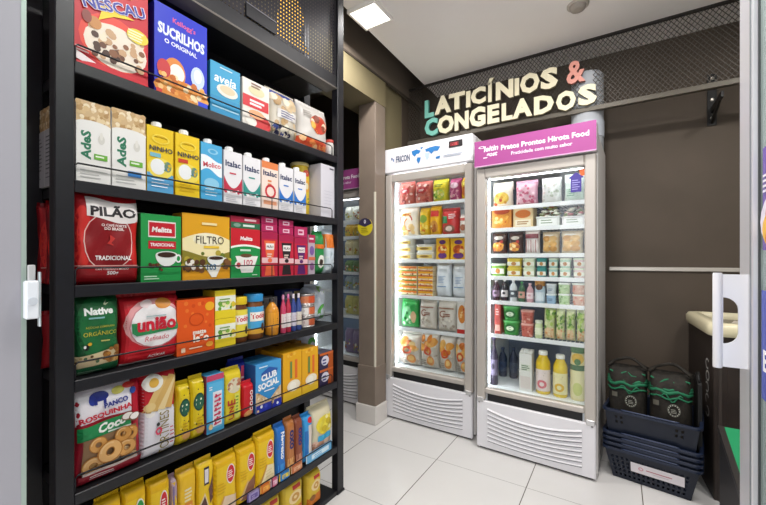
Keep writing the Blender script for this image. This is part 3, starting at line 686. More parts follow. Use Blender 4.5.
fbag(F2, 563, 586, 172, S[0], '#e3efe6', lambda P: P.rect(.1, .1, .9, .5, '#cfe3d2').lines(.15, .6, .45, 4, .07, '#5a9a72', .016), 'white and green frozen pack under the purple tag', 34, group=g)
t = thing('shelf_tag', 'purple arrow shaped price tag on the magenta freezer glass', 'tag', F2.world(F2.local(576, -.001)[0], -.0005, zz(182, F2.local(576, 0)[1])), F2.rz)
t.location = F2.world(F2.local(576, .015)[0], .0165, zz(192, F2.local(576, .015)[1]))
a = M(); a.prism([(-.026, 0), (.026, 0), (.026, .075), (.038, .078), (0, .108), (-.038, .078), (-.026, .075)], -.001, .001, 'y', mat('#4a3f94', .5))
P = Print(a, .052, .075, lambda u, v, k: (u, -.001-k, v)); P.lines(.12, .9, .85, 5, .16, '#a9a2dc', .03); a.build('card', t)
a = M(); a.prism([(.022, .085), (.05, .085), (.05, .122), (.012, .122)], -.001, .001, 'y', mat('#dd6a35', .5)); a.build('corner_card', t)
g = 'packs on the second shelf of the magenta freezer'
meal = lambda sd: lambda P: P.ell(.5, .84, .42, .14, '#b04a2c').ell(.5, .42, .36, .26, '#e39a3c').dots(.2, .25, .8, .6, 9, .08, ['#f0b85a', '#c9641f', '#f5d48a'], sd)
fbox(F2, 492, 511.5, 208, S[1], '#d58a3c', meal(41), 'orange ready meal box with a dark red top, beside the lit post', group=g)
fbox(F2, 513, 533, 207, S[1], '#e3c99a', lambda P: P.ell(.5, .68, .4, .2, '#d9782c').rect(.1, .08, .9, .4, '#efe6d0', 2).lines(.2, .8, .3, 2, .1, '#b08a5a', .03), 'cream ready meal box with an orange picture on the second shelf', group=g)
gm = ['#e6ead8', '#c9d2b0', '#8f9a58', '#f2eee0', '#c9835a', '#5f7038']
ftray(F2, 536, 560, 202, S[1], '#e6eae6', gm, 'white salad tray with green leaves beside the cream ready meal box', 43, g)
ftray(F2, 561.5, 586, 203, S[1], '#e9e6e6', ['#e3e0d0', '#7a8a4a', '#d9c9c0', '#b0656a', '#f0ece4', '#4a5a36'], 'white salad tray with pink and green topping at the second shelf end', 44, g)
g = 'packs on the third shelf of the magenta freezer'
for k, (a, b, l) in enumerate(((491, 506.5, 'dark snack bag with an orange picture beside the lit post'), (507.5, 522.5, 'dark snack bag with an orange picture beside the striped pack'))):
    fbag(F2, a, b, 231.5, S[2], '#4a3430', lambda P, k=k: P.ell(.45, .36, .38, .22, '#d98a3a').dots(.15, .2, .75, .52, 8, .1, ['#e9b04a', '#a8521f', '#f2d79a'], 45+k).ell(.5, .78, .3, .09, '#d9d0c4').ell(.7, .6, .12, .07, '#b0302c'), l, 45+k, group=g, d=.07)
fbag(F2, 524, 539.5, 229, S[2], '#e0d8d6', lambda P: [P.rect(.1+.16*i, .08, .16+.16*i, .62, ['#b07a78', '#c9b9b4'][i % 2], 2) for i in range(5)] and P.rect(.06, .68, .94, .88, '#8f4a52', 2), 'pale pack of striped strips with a dark red header', 47, group=g, d=.06)
for k, (a, b, l) in enumerate(((541, 559, 'clear bag of brown bread rolls beside the striped pack'), (560, 583, 'clear bag of brown bread rolls at the third shelf end'))):
    fbag(F2, a, b, 231-k, S[2], '#e2cfb0', lambda P, k=k: [P.ell(.3+.38*(i % 2), .25+.24*(i//2), .22, .14, ['#d9a860', '#cf9850', '#e0b878'][i % 3]) for i in range(6)] and P.lines(.2, .8, .9, 1, .1, '#f5f0e6', .03), l, 48+k, group=g, cat='bread bag', d=.09, name='bread_bag')
# tubs
gt = 'stacked dip tubs in the magenta freezer'
cols = [((490, 505), 1, '#7fae4a', 'green'), ((506, 521), 2, '#e3c84a', 'yellow'), ((522, 535), 2, '#dfe8c9', 'pale green'), ((536, 546.5), 2, '#2f8c86', 'teal'), ((548, 558), 2, '#a9d2c8', 'pale teal'), ((559, 571), 2, '#bfe0c9', 'mint'), ((572.5, 586), 2, '#e8d0cc', 'pale pink')]
for (a, b), n, c_, nm in cols:
    w = width(F2, a, b, FY)
    for k in range(n):
        hh = .056 if n == 2 else .08
        place(F2, tub(w/2*.96, hh, c_, '#dfe9d0' if nm not in ('yellow', 'teal') else c_, lambda P: P.rect(.0, .2, 1, .62, '#f0efe0', 2).ell(.5, .42, .2, .2, '#c98a4a'), sy=.9), 'dip_tub', a, b, S[3]+k*(hh+.0008), FY, ('%s %s dip tub on the fourth shelf' % (['lower', 'upper'][k], nm)) if n == 2 else nm+' dip tub standing alone on the fourth shelf', 'tub', gt, w*.9, 'lid')
g = 'small drinks on the fifth shelf of the magenta freezer'
def sb(F, px0, px1, pyt, z, col, cap, lab, label, group, ly=FY, cat='bottle', name='bottle', **kw):
    w = width(F, px0, px1, ly)*.94; h = hz(F, (px0+px1)/2, pyt, ly, z)
    return place(F, bottle(w/2, h, col, cap, lambda P: P.rect(-.15, .2, 1.15, .52, lab, 6).ell(.5, .38, .22, .06, col).lines(.2, .8, .3, 2, .04, '#8a8a84', .006), **kw), name, px0, px1, z, ly, label, cat, group, w)
sb(F2, 491.5, 499, 280.5, S[4], '#3a2a36', '#e3dfe3', '#8a7084', 'small dark bottle with a white cap nearest the lit post', g)
sb(F2, 500, 507.5, 280, S[4], '#2f2a30', '#e6e3e3', '#d8d0d0', 'small dark bottle with a pale label, second from the lit post', g)
sb(F2, 508.5, 516.5, 280, S[4], '#d9dcdf', '#f0f0f0', '#4a5058', 'small white bottle with a dark label on the fifth shelf', g)
sb(F2, 517.5, 524.5, 282, S[4], '#3f6a4a', '#2f8a4a', '#d9a090', 'small green capped bottle with a pink label on the fifth shelf', g)
sb(F2, 525.5, 533, 283.5, S[4], '#d9a8b0', '#e3c0c8', '#efd9dc', 'small pink bottle beside the brown topped jar', g)
w = width(F2, 533.5, 544.5, FY)
place(F2, jar(w/2*.97, .145, '#bcd2de', '#b8803a', lambda P: P.rect(-.1, .1, 1.1, .45, '#dce6ec', 6).ell(.5, .66, .34, .12, '#6a4022'), hl=.3), 'yogurt_jar', 533.5, 544.5, S[4], FY, 'blue white jar with a brown top on the fifth shelf', 'jar', g, w, 'lid')
w = width(F2, 545.5, 556, FY)
for k, (c_, l) in enumerate((('#9fc0dc', 'lower pale blue tub beside the brown topped jar'), ('#d6dde0', 'upper greyish tub beside the brown topped jar'))):
    place(F2, tub(w/2*.96, .058, c_, '#e9eef0', lambda P: P.lines(.2, .8, .5, 2, .14, '#5a7a9a', .03), sy=.9), 'yogurt_tub', 545.5, 556, S[4]+k*.0588, FY, l, 'tub', g, w*.9, 'lid')
ga = 'clear produce cups on the fifth shelf'
for k, (a, b, c_, nm) in enumerate(((557.5, 570, '#b9d99a', 'green'), (571.5, 586, '#e0ae96', 'pinkish'))):
    w = width(F2, a, b, FY)
    for q in range(2):
        place(F2, tub(w/2*.96, .062, c_, '#eef2ea', lambda P, q=q, k=k: P.dots(.05, .1, .95, .75, 9, .1, [['#8fbf6a', '#d6e8b8', '#6a9a4a'], ['#d9866a', '#f0cbb8', '#c96a52']][k], 60+q+k), sy=.9), 'produce_cup', a, b, S[4]+q*.0628, FY, '%s clear cup of %s produce on the fifth shelf' % (['lower', 'upper'][q], nm), 'cup', ga, w*.9, 'lid')
g = 'packs on the sixth shelf of the magenta freezer'
fbox(F2, 494.5, 500.5, 303, S[5], '#b8524c', lambda P: P.rect(.1, .1, .9, .3, '#e0a89c', 2).lines(.2, .8, .8, 3, .08, '#efd6d0', .016), 'narrow red carton standing beside the lit post', group=g, d=.1)
w = width(F2, 501, 518.5, FY)
for k in range(2):
    m_ = tub(w/2*.96, .088, '#3f9a46', '#58b060', lambda P, k=k: P.ell(.5, .46, .4, .3, '#2a7034').ell(.5, .46, .26, .16, '#dff0d0', inner=.55).lines(.25, .8, .46, 1, .1, '#e6f0d8', .05), sy=.9, p=2.6)
    place(F2, m_, 'food_tub', 501, 518.5, S[5]+k*.089, FY, ['lower', 'upper'][k]+' bright green tub of two stacked on the sixth shelf', 'tub', g, w*.9, 'lid')
w = width(F2, 520, 533, FY)
for k in range(2):
    place(F2, tub(w/2*.96, .08, '#c9695a', '#dba094', lambda P, k=k: P.dots(.05, .1, .95, .75, 12, .1, ['#b0463a', '#e6b0a0', '#d98270'], 70+k), sy=.9), 'food_tub', 520, 533, S[5]+k*.081, FY, ['lower', 'upper'][k]+' red pink tub of two stacked beside the bright green tubs', 'tub', g, w*.9, 'lid')
w = width(F2, 534, 542, FY)
place(F2, jar(w/2*.97, .105, '#cfdca8', '#e6ecd8', lambda P: P.rect(-.1, .2, 1.1, .6, '#e9ecd0', 6)), 'food_jar', 534, 542, S[5], FY, 'pale green jar beside the salad packs', 'jar', g, w, 'lid')
gs = 'salad packs on the sixth shelf'
for k, (a, b, l) in enumerate(((543, 554.5, 'first salad pack from the pale green jar'), (555, 564.5, 'second salad pack from the pale green jar'), (565, 575, 'third salad pack from the pale green jar'), (575.5, 586.5, 'fourth salad pack from the pale green jar'))):
    fbag(F2, a, b, 307.5+k, S[5], '#d9e0a8', lambda P, k=k: P.rect(.05, .04, .95, .4, '#e8c79a').dots(.08, .06, .92, .38, 10, .1, ['#e39a5a', '#f2e0b8', '#d98a4a'], 80+k).dots(.05, .4, .95, .95, 26, .12, ['#7fae3a', '#b9d46a', '#e3eab0', '#5a8a2c'], 90+k, 1.4), l, 80+k, group=gs, cat='salad pack', d=.09, name='salad_pack')
g = 'large bottles in the bottom of the magenta freezer'; z = .374
sb(F2, 489, 497, 336, z, '#3d3548', '#6a5c8a', '#7a7088', 'dark purple bottle in the freezer bottom nearest the lit post', g, sh=.55)
sb(F2, 497.5, 506, 348, z, '#23304a', '#2f3f60', '#2d3d5c', 'dark blue bottle standing behind the purple one', g, ly=.30)
sb(F2, 508, 517, 348, z, '#1f2c46', '#2c3c5a', '#283854', 'dark blue bottle standing behind the white carton', g, ly=.30)
w = width(F2, 519, 532, FY); h = hz(F2, 525, 349, FY, z)
place(F2, carton(w*.95, w*.9, h-.012, '#e3e2dc', '#cfd0cc', lambda P: P.rect(.1, .55, .9, .72, '#d5d8c9', 2).lines(.18, .85, .68, 3, .05, '#5a7a5a', .012).rect(.1, .08, .9, .4, '#dcd2cc', 2)), 'milk_carton', 519, 532, z, FY, 'white milk carton in the bottom of the magenta freezer', 'carton', g, w*.9)
def juice(px0, px1, pyt, liq, lab, fruit, label):
    w = width(F2, px0, px1, FY)*.95; h = hz(F2, (px0+px1)/2, pyt, FY, z)
    place(F2, bottle(w/2, h, liq, '#f0efe6', lambda P: P.rect(-.2, .08, 1.2, .58, lab, 8).ell(.5, .24, .34, .1, fruit).ell(.5, .24, .16, .05, lab).lines(.15, .85, .5, 2, .05, '#9a8a5a', .01), sh=.70, neck=.5, caph=.09), 'juice_bottle', px0, px1, z, FY, label, 'bottle', g, w)
juice(534, 549.5, 352, '#e8c62a', '#ecdcd8', '#d9707a', 'yellow juice bottle with a pink label beside the white milk carton')
juice(551.5, 567, 356, '#e8c92c', '#efe6b0', '#e3b52a', 'yellow juice bottle with a cream label in the freezer bottom')
w = width(F2, 569, 586, FY); h = hz(F2, 577, 347, FY, z)
place(F2, jar(w/2*.96, h, '#e8dca0', '#4a7a44', lambda P: P.rect(-.2, .05, 1.2, .55, '#e6dfae', 8).rect(-.2, .56, 1.2, .66, '#3f6a40', 8).ell(.5, .78, .4, .1, '#e3b93c').ell(.5, .72, .2, .06, '#4a7a44').ell(.5, .22, .3, .12, '#c9cf7a'), hl=.12), 'juice_jug', 569, 586, z, FY, 'round cream and yellow juice jug with a green cap', 'jug', g, w, 'cap')
# a little content for the freezer behind the pillar
for zi, z_ in enumerate(S2[:6]+[.374]):
    c_ = ['#dfe0d4', '#d9b44a', '#e3d9b0', '#7fa06a', '#9aa8b0', '#c9c27a', '#8a7a9a'][zi]; l = ['top', 'second', 'third', 'fourth', 'fifth', 'sixth', 'bottom'][zi]
    lx0, _ = F3.local(345, FY); lx1, _ = F3.local(361, FY); ww = lx1-lx0
    for q in range(2):
        x, y, _ = F3.world(min(lx0+ww*(.1+.5*q), .5), FY+.05)
        hh = [.12, .10, .13, .09, .11, .15, .2][zi]
        b = bag(ww*.48, .08, hh, c_, lambda P, q=q, zi=zi: P.dots(.1, .15, .9, .6, 10, .1, ['#c9b04a', '#8aa05a', '#e9e6d6', '#b06a4a'], zi*3+q), 100+zi*2+q).build('food_bag', None, (x, y, z_), F3.rz)
        tag(b, 'frozen bag on the %s shelf of the freezer behind the pillar, %s' % (l, ['farther from the pillar', 'nearer the pillar'][q]), 'frozen food bag', 'bags in the freezer behind the pillar')

# on top of the freezers
x, t_ = at_y(587.5, 2.80)
rz_ = zz(77, t_)-1.86
t = thing('paper_roll', 'thick pale roll standing on top of the magenta freezer', 'roll', F2.world(0, 0, 1.86)); t.location = (x, 2.775, 1.861)
a = M(); a.lathe([(.088, 0), (.094, .004), (.094, rz_-.02), (.086, rz_-.006), (.07, rz_)], mat('#b4b8bd', .6), n=36); a.build('roll_body', t)
a = M(); a.lathe([(.097, .10), (.097, .104), (.097, .20), (.0965, .204)], mat('#b9bec6', .5), n=36); a.build('wrapping_band', t)
def plush(px, py, col, col2, label):
    x, t_ = at_y(px, 2.45); o = thing('plush_toy', label, 'toy', (x, 2.45, 1.861), 0, 'small toys on the magenta freezer')
    a = M(); a.lathe([(.012, 0), (.022, .006), (.026, .025), (.018, .044), (.006, .05)], mat(col, .8), n=16); a.build('body', o)
    a = M(); a.lathe([(.006, 0), (.02, .008), (.024, .022), (.018, .036), (.005, .042)], mat(col, .8), n=16, cz=.046)
    for s in (-1, 1): a.lathe([(.002, 0), (.009, .004), (.008, .012), (.002, .015)], mat(col2, .8), n=10, cx=s*.018, cz=.078)
    for s in (-1, 1): a.lathe([(.001, -.003), (.0035, 0), (.001, .003)], mat('#141414', .3), n=8, cx=s*.009, cy=-.022, cz=.07)
    a.build('head', o)
    for s in (-1, 1):
        a = M(); a.lathe([(.003, 0), (.008, .008), (.008, .02), (.003, .026)], mat(col2, .8), n=10, cx=s*.027, cy=-.006, cz=.012); a.build('arm', o)
plush(551, 122, '#d9c02c', '#b8a022', 'small yellow toy on top of the magenta freezer')
plush(566, 120, '#c9463a', '#e6ddd4', 'small red and white toy on top of the magenta freezer')
t = thing('green_leaf_garland', 'green plastic leaf sprig on top of the freezer behind the pillar', 'leaf sprig', F3.world(F3.local(352, .12)[0], .12, 1.861))
a = M()
R = random.Random(4)
for i in range(16):
    an = R.random()*6.28; r = .05+.05*R.random(); h_ = .015+.06*R.random(); c_, s_ = cos(an), sin(an)
    p = [(0, 0, .01), (c_*r*.5-s_*.025, s_*r*.5+c_*.025, h_+.01), (c_*r, s_*r, h_), (c_*r*.5+s_*.025, s_*r*.5-c_*.025, h_+.01)]
    a.add(p+[(x_, y_, z_-.002) for x_, y_, z_ in p], [(0, 1, 2, 3), (7, 6, 5, 4), (0, 4, 5, 1), (1, 5, 6, 2), (2, 6, 7, 3), (3, 7, 4, 0)], mat('#1f7a52', .5))
a.build('leaves', t)
a = M(); a.lathe([(.03, 0), (.032, .004), (.02, .012)], mat('#2a5a40', .6), n=14); a.build('base', t)

# round wobbler on the pillar
t = thing('round_wobbler', 'round yellow and navy promotional disc on the brown pillar', 'sign', (-1.51, 2.1245, 1.415))
xw, tw_ = at_y(365.5, 2.132); t.location = (xw, 2.1275, zz(227, tw_))
a = M(); n = 32; rr = .062
a.prism([(rr*cos(2*pi*i/n), rr*sin(2*pi*i/n)) for i in range(n)], -.002, .002, 'y', mat('#d9c52a', .45))
P = Print(a, 2*rr, 2*rr, lambda u, v, k: (u, -.002-k, v-rr)); P.ell(.5, .5, .5, .5, '#3a3350', a0=.35, a1=pi-.35, n=20).lines(.25, .75, .42, 3, .1, '#8a7a1a', .016).txt('0', .5, .8, .14, '#e9e2ee', bold=.02)
a.build('disc', t)
a = M(); a.box(-.008, .008, .001, .0035, -.01, .01, mat('#e6e6e6', .5)); a.build('pad', t)

# ================================================================== THE BLACK RACK
XF = -1.177; RY0, RY1 = .338, 1.482; DEP = .27
BLK = noisy('black_powder_coat', '#15151a', '#1a1a20', 30, .42, 0, .45)
BLK2 = mat('#141418', .6)
SH = [1.684, 1.376, 1.103, .8575, .564, .240]
t = thing('shelf_rack', 'tall black metal shelving rack full of groceries', 'shelving rack', (XF-DEP/2, (RY0+RY1)/2, 0))
ox, oy = XF-DEP/2, (RY0+RY1)/2
def L(x): return x-ox
def Ly(y): return y-oy
for (x0, x1, y0, y1) in ((XF-.04, XF, RY0, RY0+.04), (XF-.04, XF, RY1-.047, RY1), (XF-DEP, XF-DEP+.04, RY0, RY0+.04), (XF-DEP, XF-DEP+.04, RY1-.047, RY1)):
    a = M(); a.box(L(x0), L(x1), Ly(y0), Ly(y1), .0, 2.5, BLK, .0025); a.build('post', t)
a = M(); a.box(L(XF-DEP+.004), L(XF-DEP+.012), Ly(RY0+.04), Ly(RY1-.047), .1, 2.04, BLK2); a.build('back_panel', t)
for k, z in enumerate(SH+[.02]):
    a = M(); y0, y1 = Ly(RY0+.04), Ly(RY1-.047)
    a.box(L(XF-DEP+.012), L(XF-.006), y0, y1, z-.006, z, BLK2, .001)
    a.box(L(XF-.012), L(XF-.003), y0, y1, z-.030, z+.001, BLK, .002)
    a.box(L(XF-DEP+.012), L(XF-DEP+.02), y0, y1, z-.03, z, BLK2); a.box(L(XF-DEP+.02), L(XF-.012), y0, y0+.004, z-.03, z, BLK2); a.box(L(XF-DEP+.02), L(XF-.012), y1-.004, y1, z-.03, z, BLK2)
    sh = a.build('shelf', t)
    if k == 6: continue
    a = M(); zr_ = z+.046; xr = L(XF-.008)
    a.tube([(xr, y0+.003, z), (xr, y0+.003, zr_-.006), (xr, y0+.009, zr_), (xr, y1-.045, zr_), (xr, y1-.035, zr_-.008), (xr, y1-.035, z)], .0026, BLK, 6)
    a.tube([(xr, (y0+y1)/2+.12, z), (xr, (y0+y1)/2+.12, zr_)], .0018, BLK, 6)
    a.build('guard_rail', sh)
# canopy with the perforated front
a = M(); y0, y1 = RY0+.04, RY1-.047; cw = .0162; zb = 2.085; zt = 2.47; nx = int((y1-y0-.02)/cw); nz = int((zt-zb)/cw)
vs = []; fs = []; ym = (y0+y1)/2-nx*cw/2; xp = L(XF-.012)
for j in range(nz):
    for i in range(nx):
        y = Ly(ym+i*cw); z = zb+j*cw; q = cw; r = cw*.225; cy_, cz_ = y+q/2, z+q/2; n = len(vs)
        vs += [(xp, y, z), (xp, y+q, z), (xp, y+q, z+q), (xp, y, z+q), (xp, cy_, cz_-r), (xp, cy_+r, cz_), (xp, cy_, cz_+r), (xp, cy_-r, cz_)]
        fs += [[n+p for p in f] for f in ((0, 1, 4), (1, 5, 4), (1, 2, 5), (2, 6, 5), (2, 3, 6), (3, 7, 6), (3, 0, 7), (0, 4, 7))]
a.add(vs, fs, mat('#26242b', .42, .2))
yl, yr = Ly(ym), Ly(ym+nx*cw)
a.box(xp-.001, xp+.001, Ly(y0), yl, zb, 2.5, BLK); a.box(xp-.001, xp+.001, yr, Ly(y1), zb, 2.5, BLK); a.box(xp-.001, xp+.001, yl, yr, zb+nz*cw, 2.5, BLK)
a.box(xp-.003, xp+.004, Ly(y0), Ly(y1), 2.03, zb, BLK, .001); a.build('perforated_panel', t)
a = M(); a.box(L(XF-.075), L(XF-.004), Ly(y0), Ly(y1), 2.022, 2.03, mat('#6d675f', .5), .001); a.build('canopy_lip', t)  # paler than the rack: floor light on the underside put into the colour
a = M(); a.box(L(XF-DEP+.012), L(XF-.075), Ly(y0), Ly(y1), 2.04, 2.048, BLK2); a.box(L(XF-DEP+.02), L(XF-.09), Ly(y1-.2), Ly(y1-.012), 2.03, 2.04, mat('#3a3733', .35, .3)); a.build('canopy_board', t)  # greyer plate near the end paints in the lit underside
# warm lit sign shape shining through the holes
yv = lambda px: at_x(px, XF-.03)
def yzp(px, py): y, tt = at_x(px, XF-.03); return (Ly(y), zz(py, tt))
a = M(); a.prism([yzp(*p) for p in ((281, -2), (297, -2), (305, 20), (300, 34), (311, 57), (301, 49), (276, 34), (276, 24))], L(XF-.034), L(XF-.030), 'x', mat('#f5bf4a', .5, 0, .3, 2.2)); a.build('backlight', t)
a = M(); p0 = yzp(242, 32); p1 = yzp(272, 28)
a.box(L(XF-.010), L(XF-.004), p0[0], p1[0], 2.092, 2.142, BLK, .001); a.box(L(XF-.006), L(XF-.002), p0[0], p1[0], 2.140, 2.1435, mat('#8b8a90', .3, .5)); a.build('label_holder', t)
a = M()
for z in SH: a.lathe([(.006, 0), (.006, .004)], mat('#0f0f12', .4), cx=0, cy=0, cz=0, n=10) if False else None
for sx in (XF-.02,):
    a.box(L(XF-.045), L(XF+.004), Ly(RY1-.052), Ly(RY1+.004), -.0, .012, BLK, .002)
a.build('foot', t)

# ------------------------------------------------------------------ goods on the rack
XP = XF-.022
def slot(px0, px1, pyt, z):
    y0, t0 = at_x(px0, XP); y1, t1 = at_x(px1, XP); ym_, tm = at_x((px0+px1)/2, XP); y0 = max(y0, RY0+.0425)
    return (y0+y1)/2, (y1-y0), zz(pyt, tm)-z
def put(made, y, z, d, name, label, cat, group, cap='cap', x=None, rz=pi/2):
    X = (x if x is not None else XP)-d/2
    if isinstance(made, tuple):
        b = made[0].build(name, None, (X, y, z), rz); made[1].build(cap, b, made[2])
    else: b = made.build(name, None, (X, y, z), rz)
    return tag(b, label, cat, group)
def pbox(px0, px1, pyt, k, d, col, art, name, label, cat, group, side=None, seam=None, gap=.0015):
    y, w, h = slot(px0, px1, pyt, SH[k]); return put(boxpack(w-gap, d, h, col, side, art, seam=seam), y, SH[k]+.0005, d, name, label, cat, group)
def pbag(px0, px1, pyt, k, d, col, art, name, label, cat, group, seed, x=None, **kw):
    y, w, h = slot(px0, px1, pyt, SH[k]); return put(bag(w-.001, d, h-.01, col, art, seed, **kw), y, SH[k]+.0005, d, name, label, cat, group, x=x)
CHOC = ['#6a4028', '#8a5a3a', '#4a2a1a', '#efe2c8', '#c9a27a']
g = 'groceries on the top rack shelf'
def nescau(P):
    P.rect(0, 0, 1, 1, '#c8182a', 2).ell(.52, .33, .46, .27, '#e8432f').ell(.55, .30, .43, .22, '#efe2d0').dots(.2, .16, .92, .45, 46, .05, CHOC, 1)
    P.ell(.26, .46, .085, .06, '#c98a4a').ell(.16, .49, .06, .06, '#8a3a30')
    P.poly([(.24, .615), (.18, .66), (.36, .675), (.80, .665), (.50, .60), (.30, .50), (.34, .60)], '#f3d21f')
    P.ell(.84, .51, .16, .075, '#e9d23c').lines(.7, .97, .55, 4, .028, '#f7f0c0', .008)
    P.poly([(0, .14), (.0, .06), (.32, .01), (.34, .05)], '#f3e6e6').strip(lambda u: .0, lambda u: .03+.05*sin(u*3.1), '#d32030').lines(.02, .24, .17, 2, .03, '#f0d0d0', .007)
    P.txt('NESCAU', .52, .70, .90, '#f6f2ff', .12, rot=.30, bold=.06).txt('NESCAU', .52, .70, .88, '#2b2f9c', .11, rot=.30, bold=.025)
    P.rect(.25, .86, .75, .90, '#f3d21f', 2).lines(.1, .9, .95, 2, .03, '#f0d0d0', .006)
pbox(72, 148, -24, 0, .07, '#c8182a', nescau, 'cereal_box', 'red cereal box with chocolate balls picture on the top rack shelf', 'cereal box', g, side='#8f1020')
FL = ['#e9a24a', '#d9822c', '#f2c07a', '#c96a22', '#f5dcae']
def sucr(P):
    P.rect(0, 0, 1, 1, '#1a2fc4', 2).txt("Kellogg's", .54, .87, .44, '#e05a86', bold=.02, rot=-.03).txt('SUCRILHOS', .5, .725, .90, '#6f94e0', .135, bold=.05, rot=-.03).txt('SUCRILHOS', .5, .725, .88, '#f4f6fc', .12, bold=.035, rot=-.03).txt('O ORIGINAL', .48, .605, .62, '#e9eefc', bold=.03, rot=-.05)
    P.ell(.36, .30, .2, .16, '#e08a3c').ell(.40, .30, .14, .1, '#f6efe4').ell(.16, .3, .12, .1, '#c93a3c').ell(.80, .34, .14, .13, '#c9d9f2').ell(.8, .36, .08, .08, '#eef3fa')
    P.ell(.5, .10, .52, .13, '#e0903c').dots(.02, .04, .98, .24, 44, .05, FL, 2).rect(.02, .01, .12, .06, '#d33a34').rect(.80, .0, 1, .07, '#2a46d8')
pbox(154, 207, 14, 0, .08, '#1a2fc4', sucr, 'cereal_box', 'blue cereal box with corn flakes picture and white lettering', 'cereal box', g, side='#1a2a9a')
pbox(210, 240, 66.5, 0, .075, '#2f9cc4', lambda P: P.rect(0, .42, 1, 1, '#2f9cc9', 2).rect(0, 0, 1, .36, '#2590c0', 2).txt('aveia', .5, .72, .74, '#eef7fb', bold=.02, shear=.15).ell(.56, .52, .36, .12, '#e6e2d6').ell(.56, .54, .26, .08, '#d9c9a6').lines(.3, .75, .93, 1, .1, '#bfe0ec', .012).rect(.05, .14, .95, .17, '#9fd0e4', 2), 'oatmeal_box', 'light blue oatmeal box with a spoon picture on the top shelf', 'oatmeal box', g, side='#247ba0')
pbox(242.5, 269.5, 82.5, 0, .075, '#e6e0d6', lambda P: P.rect(.0, .42, .96, .66, '#cf2a34', 2).lines(.25, .8, .57, 2, .07, '#f5e6e6', .022).ell(.5, .8, .3, .1, '#d9d2a8').lines(.3, .75, .93, 2, .06, '#8a6a5a', .016).ell(.62, .14, .42, .2, '#cf3a3c').ell(.5, .3, .3, .09, '#e9a87a').ell(.3, .12, .2, .1, '#efe9de'), 'oatmeal_box', 'white food box with a red band beside the light blue oatmeal box', 'food box', g, side='#cfc6ba')
pbag(271, 300, 90, 0, .085, '#cfc6b6', lambda P: P.rect(.0, .88, 1, .985, '#33489a').dots(.08, .3, .92, .86, 22, .09, ['#d9c09a', '#c9a878', '#e9dcc4', '#b59468'], 5).rect(.2, .42, .9, .6, '#dcd8d4').lines(.3, .85, .56, 3, .05, '#6a6a8a', .012).dots(.05, .05, .95, .28, 16, .07, ['#2a2a4a', '#3a4a8a', '#efe6d0', '#c9b08a'], 6), 'bread_bag', 'clear bag of bread with a blue top strip on the top rack shelf', 'bread bag', g, 5)
pbag(300.5, 330, 104, 0, .08, '#d8d3cc', lambda P: P.ell(.6, .6, .3, .2, '#cf5a3a').dots(.35, .45, .9, .78, 14, .08, ['#c9402c', '#e3b04a', '#8a3a22', '#f0dcc0'], 7).rect(.0, .02, 1, .24, '#d0502c').dots(.05, .04, .95, .22, 10, .07, ['#e98a4a', '#c93a22', '#f0c08a'], 8).lines(.1, .4, .8, 3, .05, '#b9b2aa', .012), 'snack_bag', 'clear snack bag with a red and orange picture at the top shelf end', 'snack bag', g, 6)
y, w, h = slot(330, 335.5, 140, SH[0]); put(jar(w/2, h, '#d9d6d0', '#c9463a', lambda P: P.lines(-.1, 1.1, .5, 3, .1, '#4a4a4a', .02)), y, SH[0]+.0005, w, 'spice_jar', 'small white jar with a red lid at the top shelf end', 'jar', g, 'lid')
# second shelf
g = 'drink cartons on the second rack shelf'
BN = ['#d9bb8a', '#e6cfa4', '#c9a673', '#efdfc0', '#b8925f']
def ades(blue):
    def f(P):
        P.rect(0, .72, 1, 1, '#d2b386', 2).dots(.03, .74, .97, .98, 46, .075, BN, 9, 1).rect(0, .0, 1, .71, '#edece8', 2).ell(.5, .72, .52, .05, '#edece8')
        P.txt('AdeS', .27, .46, .98, '#2c7a5a', hgt=.105, rot=pi/2, bold=.04)
        P.ell(.72, .56, .10, .06, '#d8d6ce').ell(.72, .6, .05, .05, '#e6e4dc').rect(.50, .30, .90, .37, '#6cb03c').lines(.54, .84, .34, 1, .1, '#e6f2d9', .01)
        P.lines(.1, .9, .15, 3, .04, '#c3c3c0', .006)
        if blue: P.rect(.45, .16, .86, .23, '#3a7fc4')
    return f
def pcart(px0, px1, pyt, k, col, art, label, capcol='#f2f2f0', top=None, d=.07, name='drink_carton', cat='drink carton'):
    pyt += 3
    y, w, h = slot(px0, px1, pyt, SH[k]); return put(carton(w-.002, d, h, col, capcol, art, top), y, SH[k]+.0005, d, name, label, cat, g)
pbox(75.5, 110.5, 103, 1, .09, '#edece8', ades(False), 'soy_carton', 'white soy drink carton with beans, next to the front rack post', 'drink carton', g)
pbox(111.5, 145.5, 112, 1, .09, '#edece8', ades(True), 'soy_carton', 'white soy drink carton with beans and a small blue patch', 'drink carton', g)
def ninho(low, tagc):
    def f(P):
        P.rect(0, 0, 1, 1, '#ecc81c', 2).rect(0, 0, 1, .30, low, 2).ell(.5, .38, .48, .16, '#f2dc5a').ell(.4, .40, .28, .12, '#eef0f0').ell(.78, .42, .14, .08, '#6a8a7a').dots(.65, .36, .9, .48, 6, .05, ['#4a7a9a', '#d9b020', '#8aa05a'], 3)
        P.rect(.1, .54, .5, .60, tagc).txt('NINHO', .52, .67, .88, '#23304a', .075, bold=.02).lines(.2, .8, .86, 1, .1, '#d9b010', .01).ell(.5, .82, .34, .07, '#f0d84a', inner=.8).lines(.15, .85, .2, 3, .05, '#ffffff' if low != '#ecc81c' else '#c9a010', .006)
    return f
pcart(146.5, 173.5, 120, 1, '#ecc81c', ninho('#5aa6d6', '#7ab8c9'), 'yellow milk carton with a light blue lower part')
pcart(175, 199.5, 128, 1, '#ecc81c', ninho('#ecc81c', '#c9402c'), 'all yellow milk carton with a small red patch')
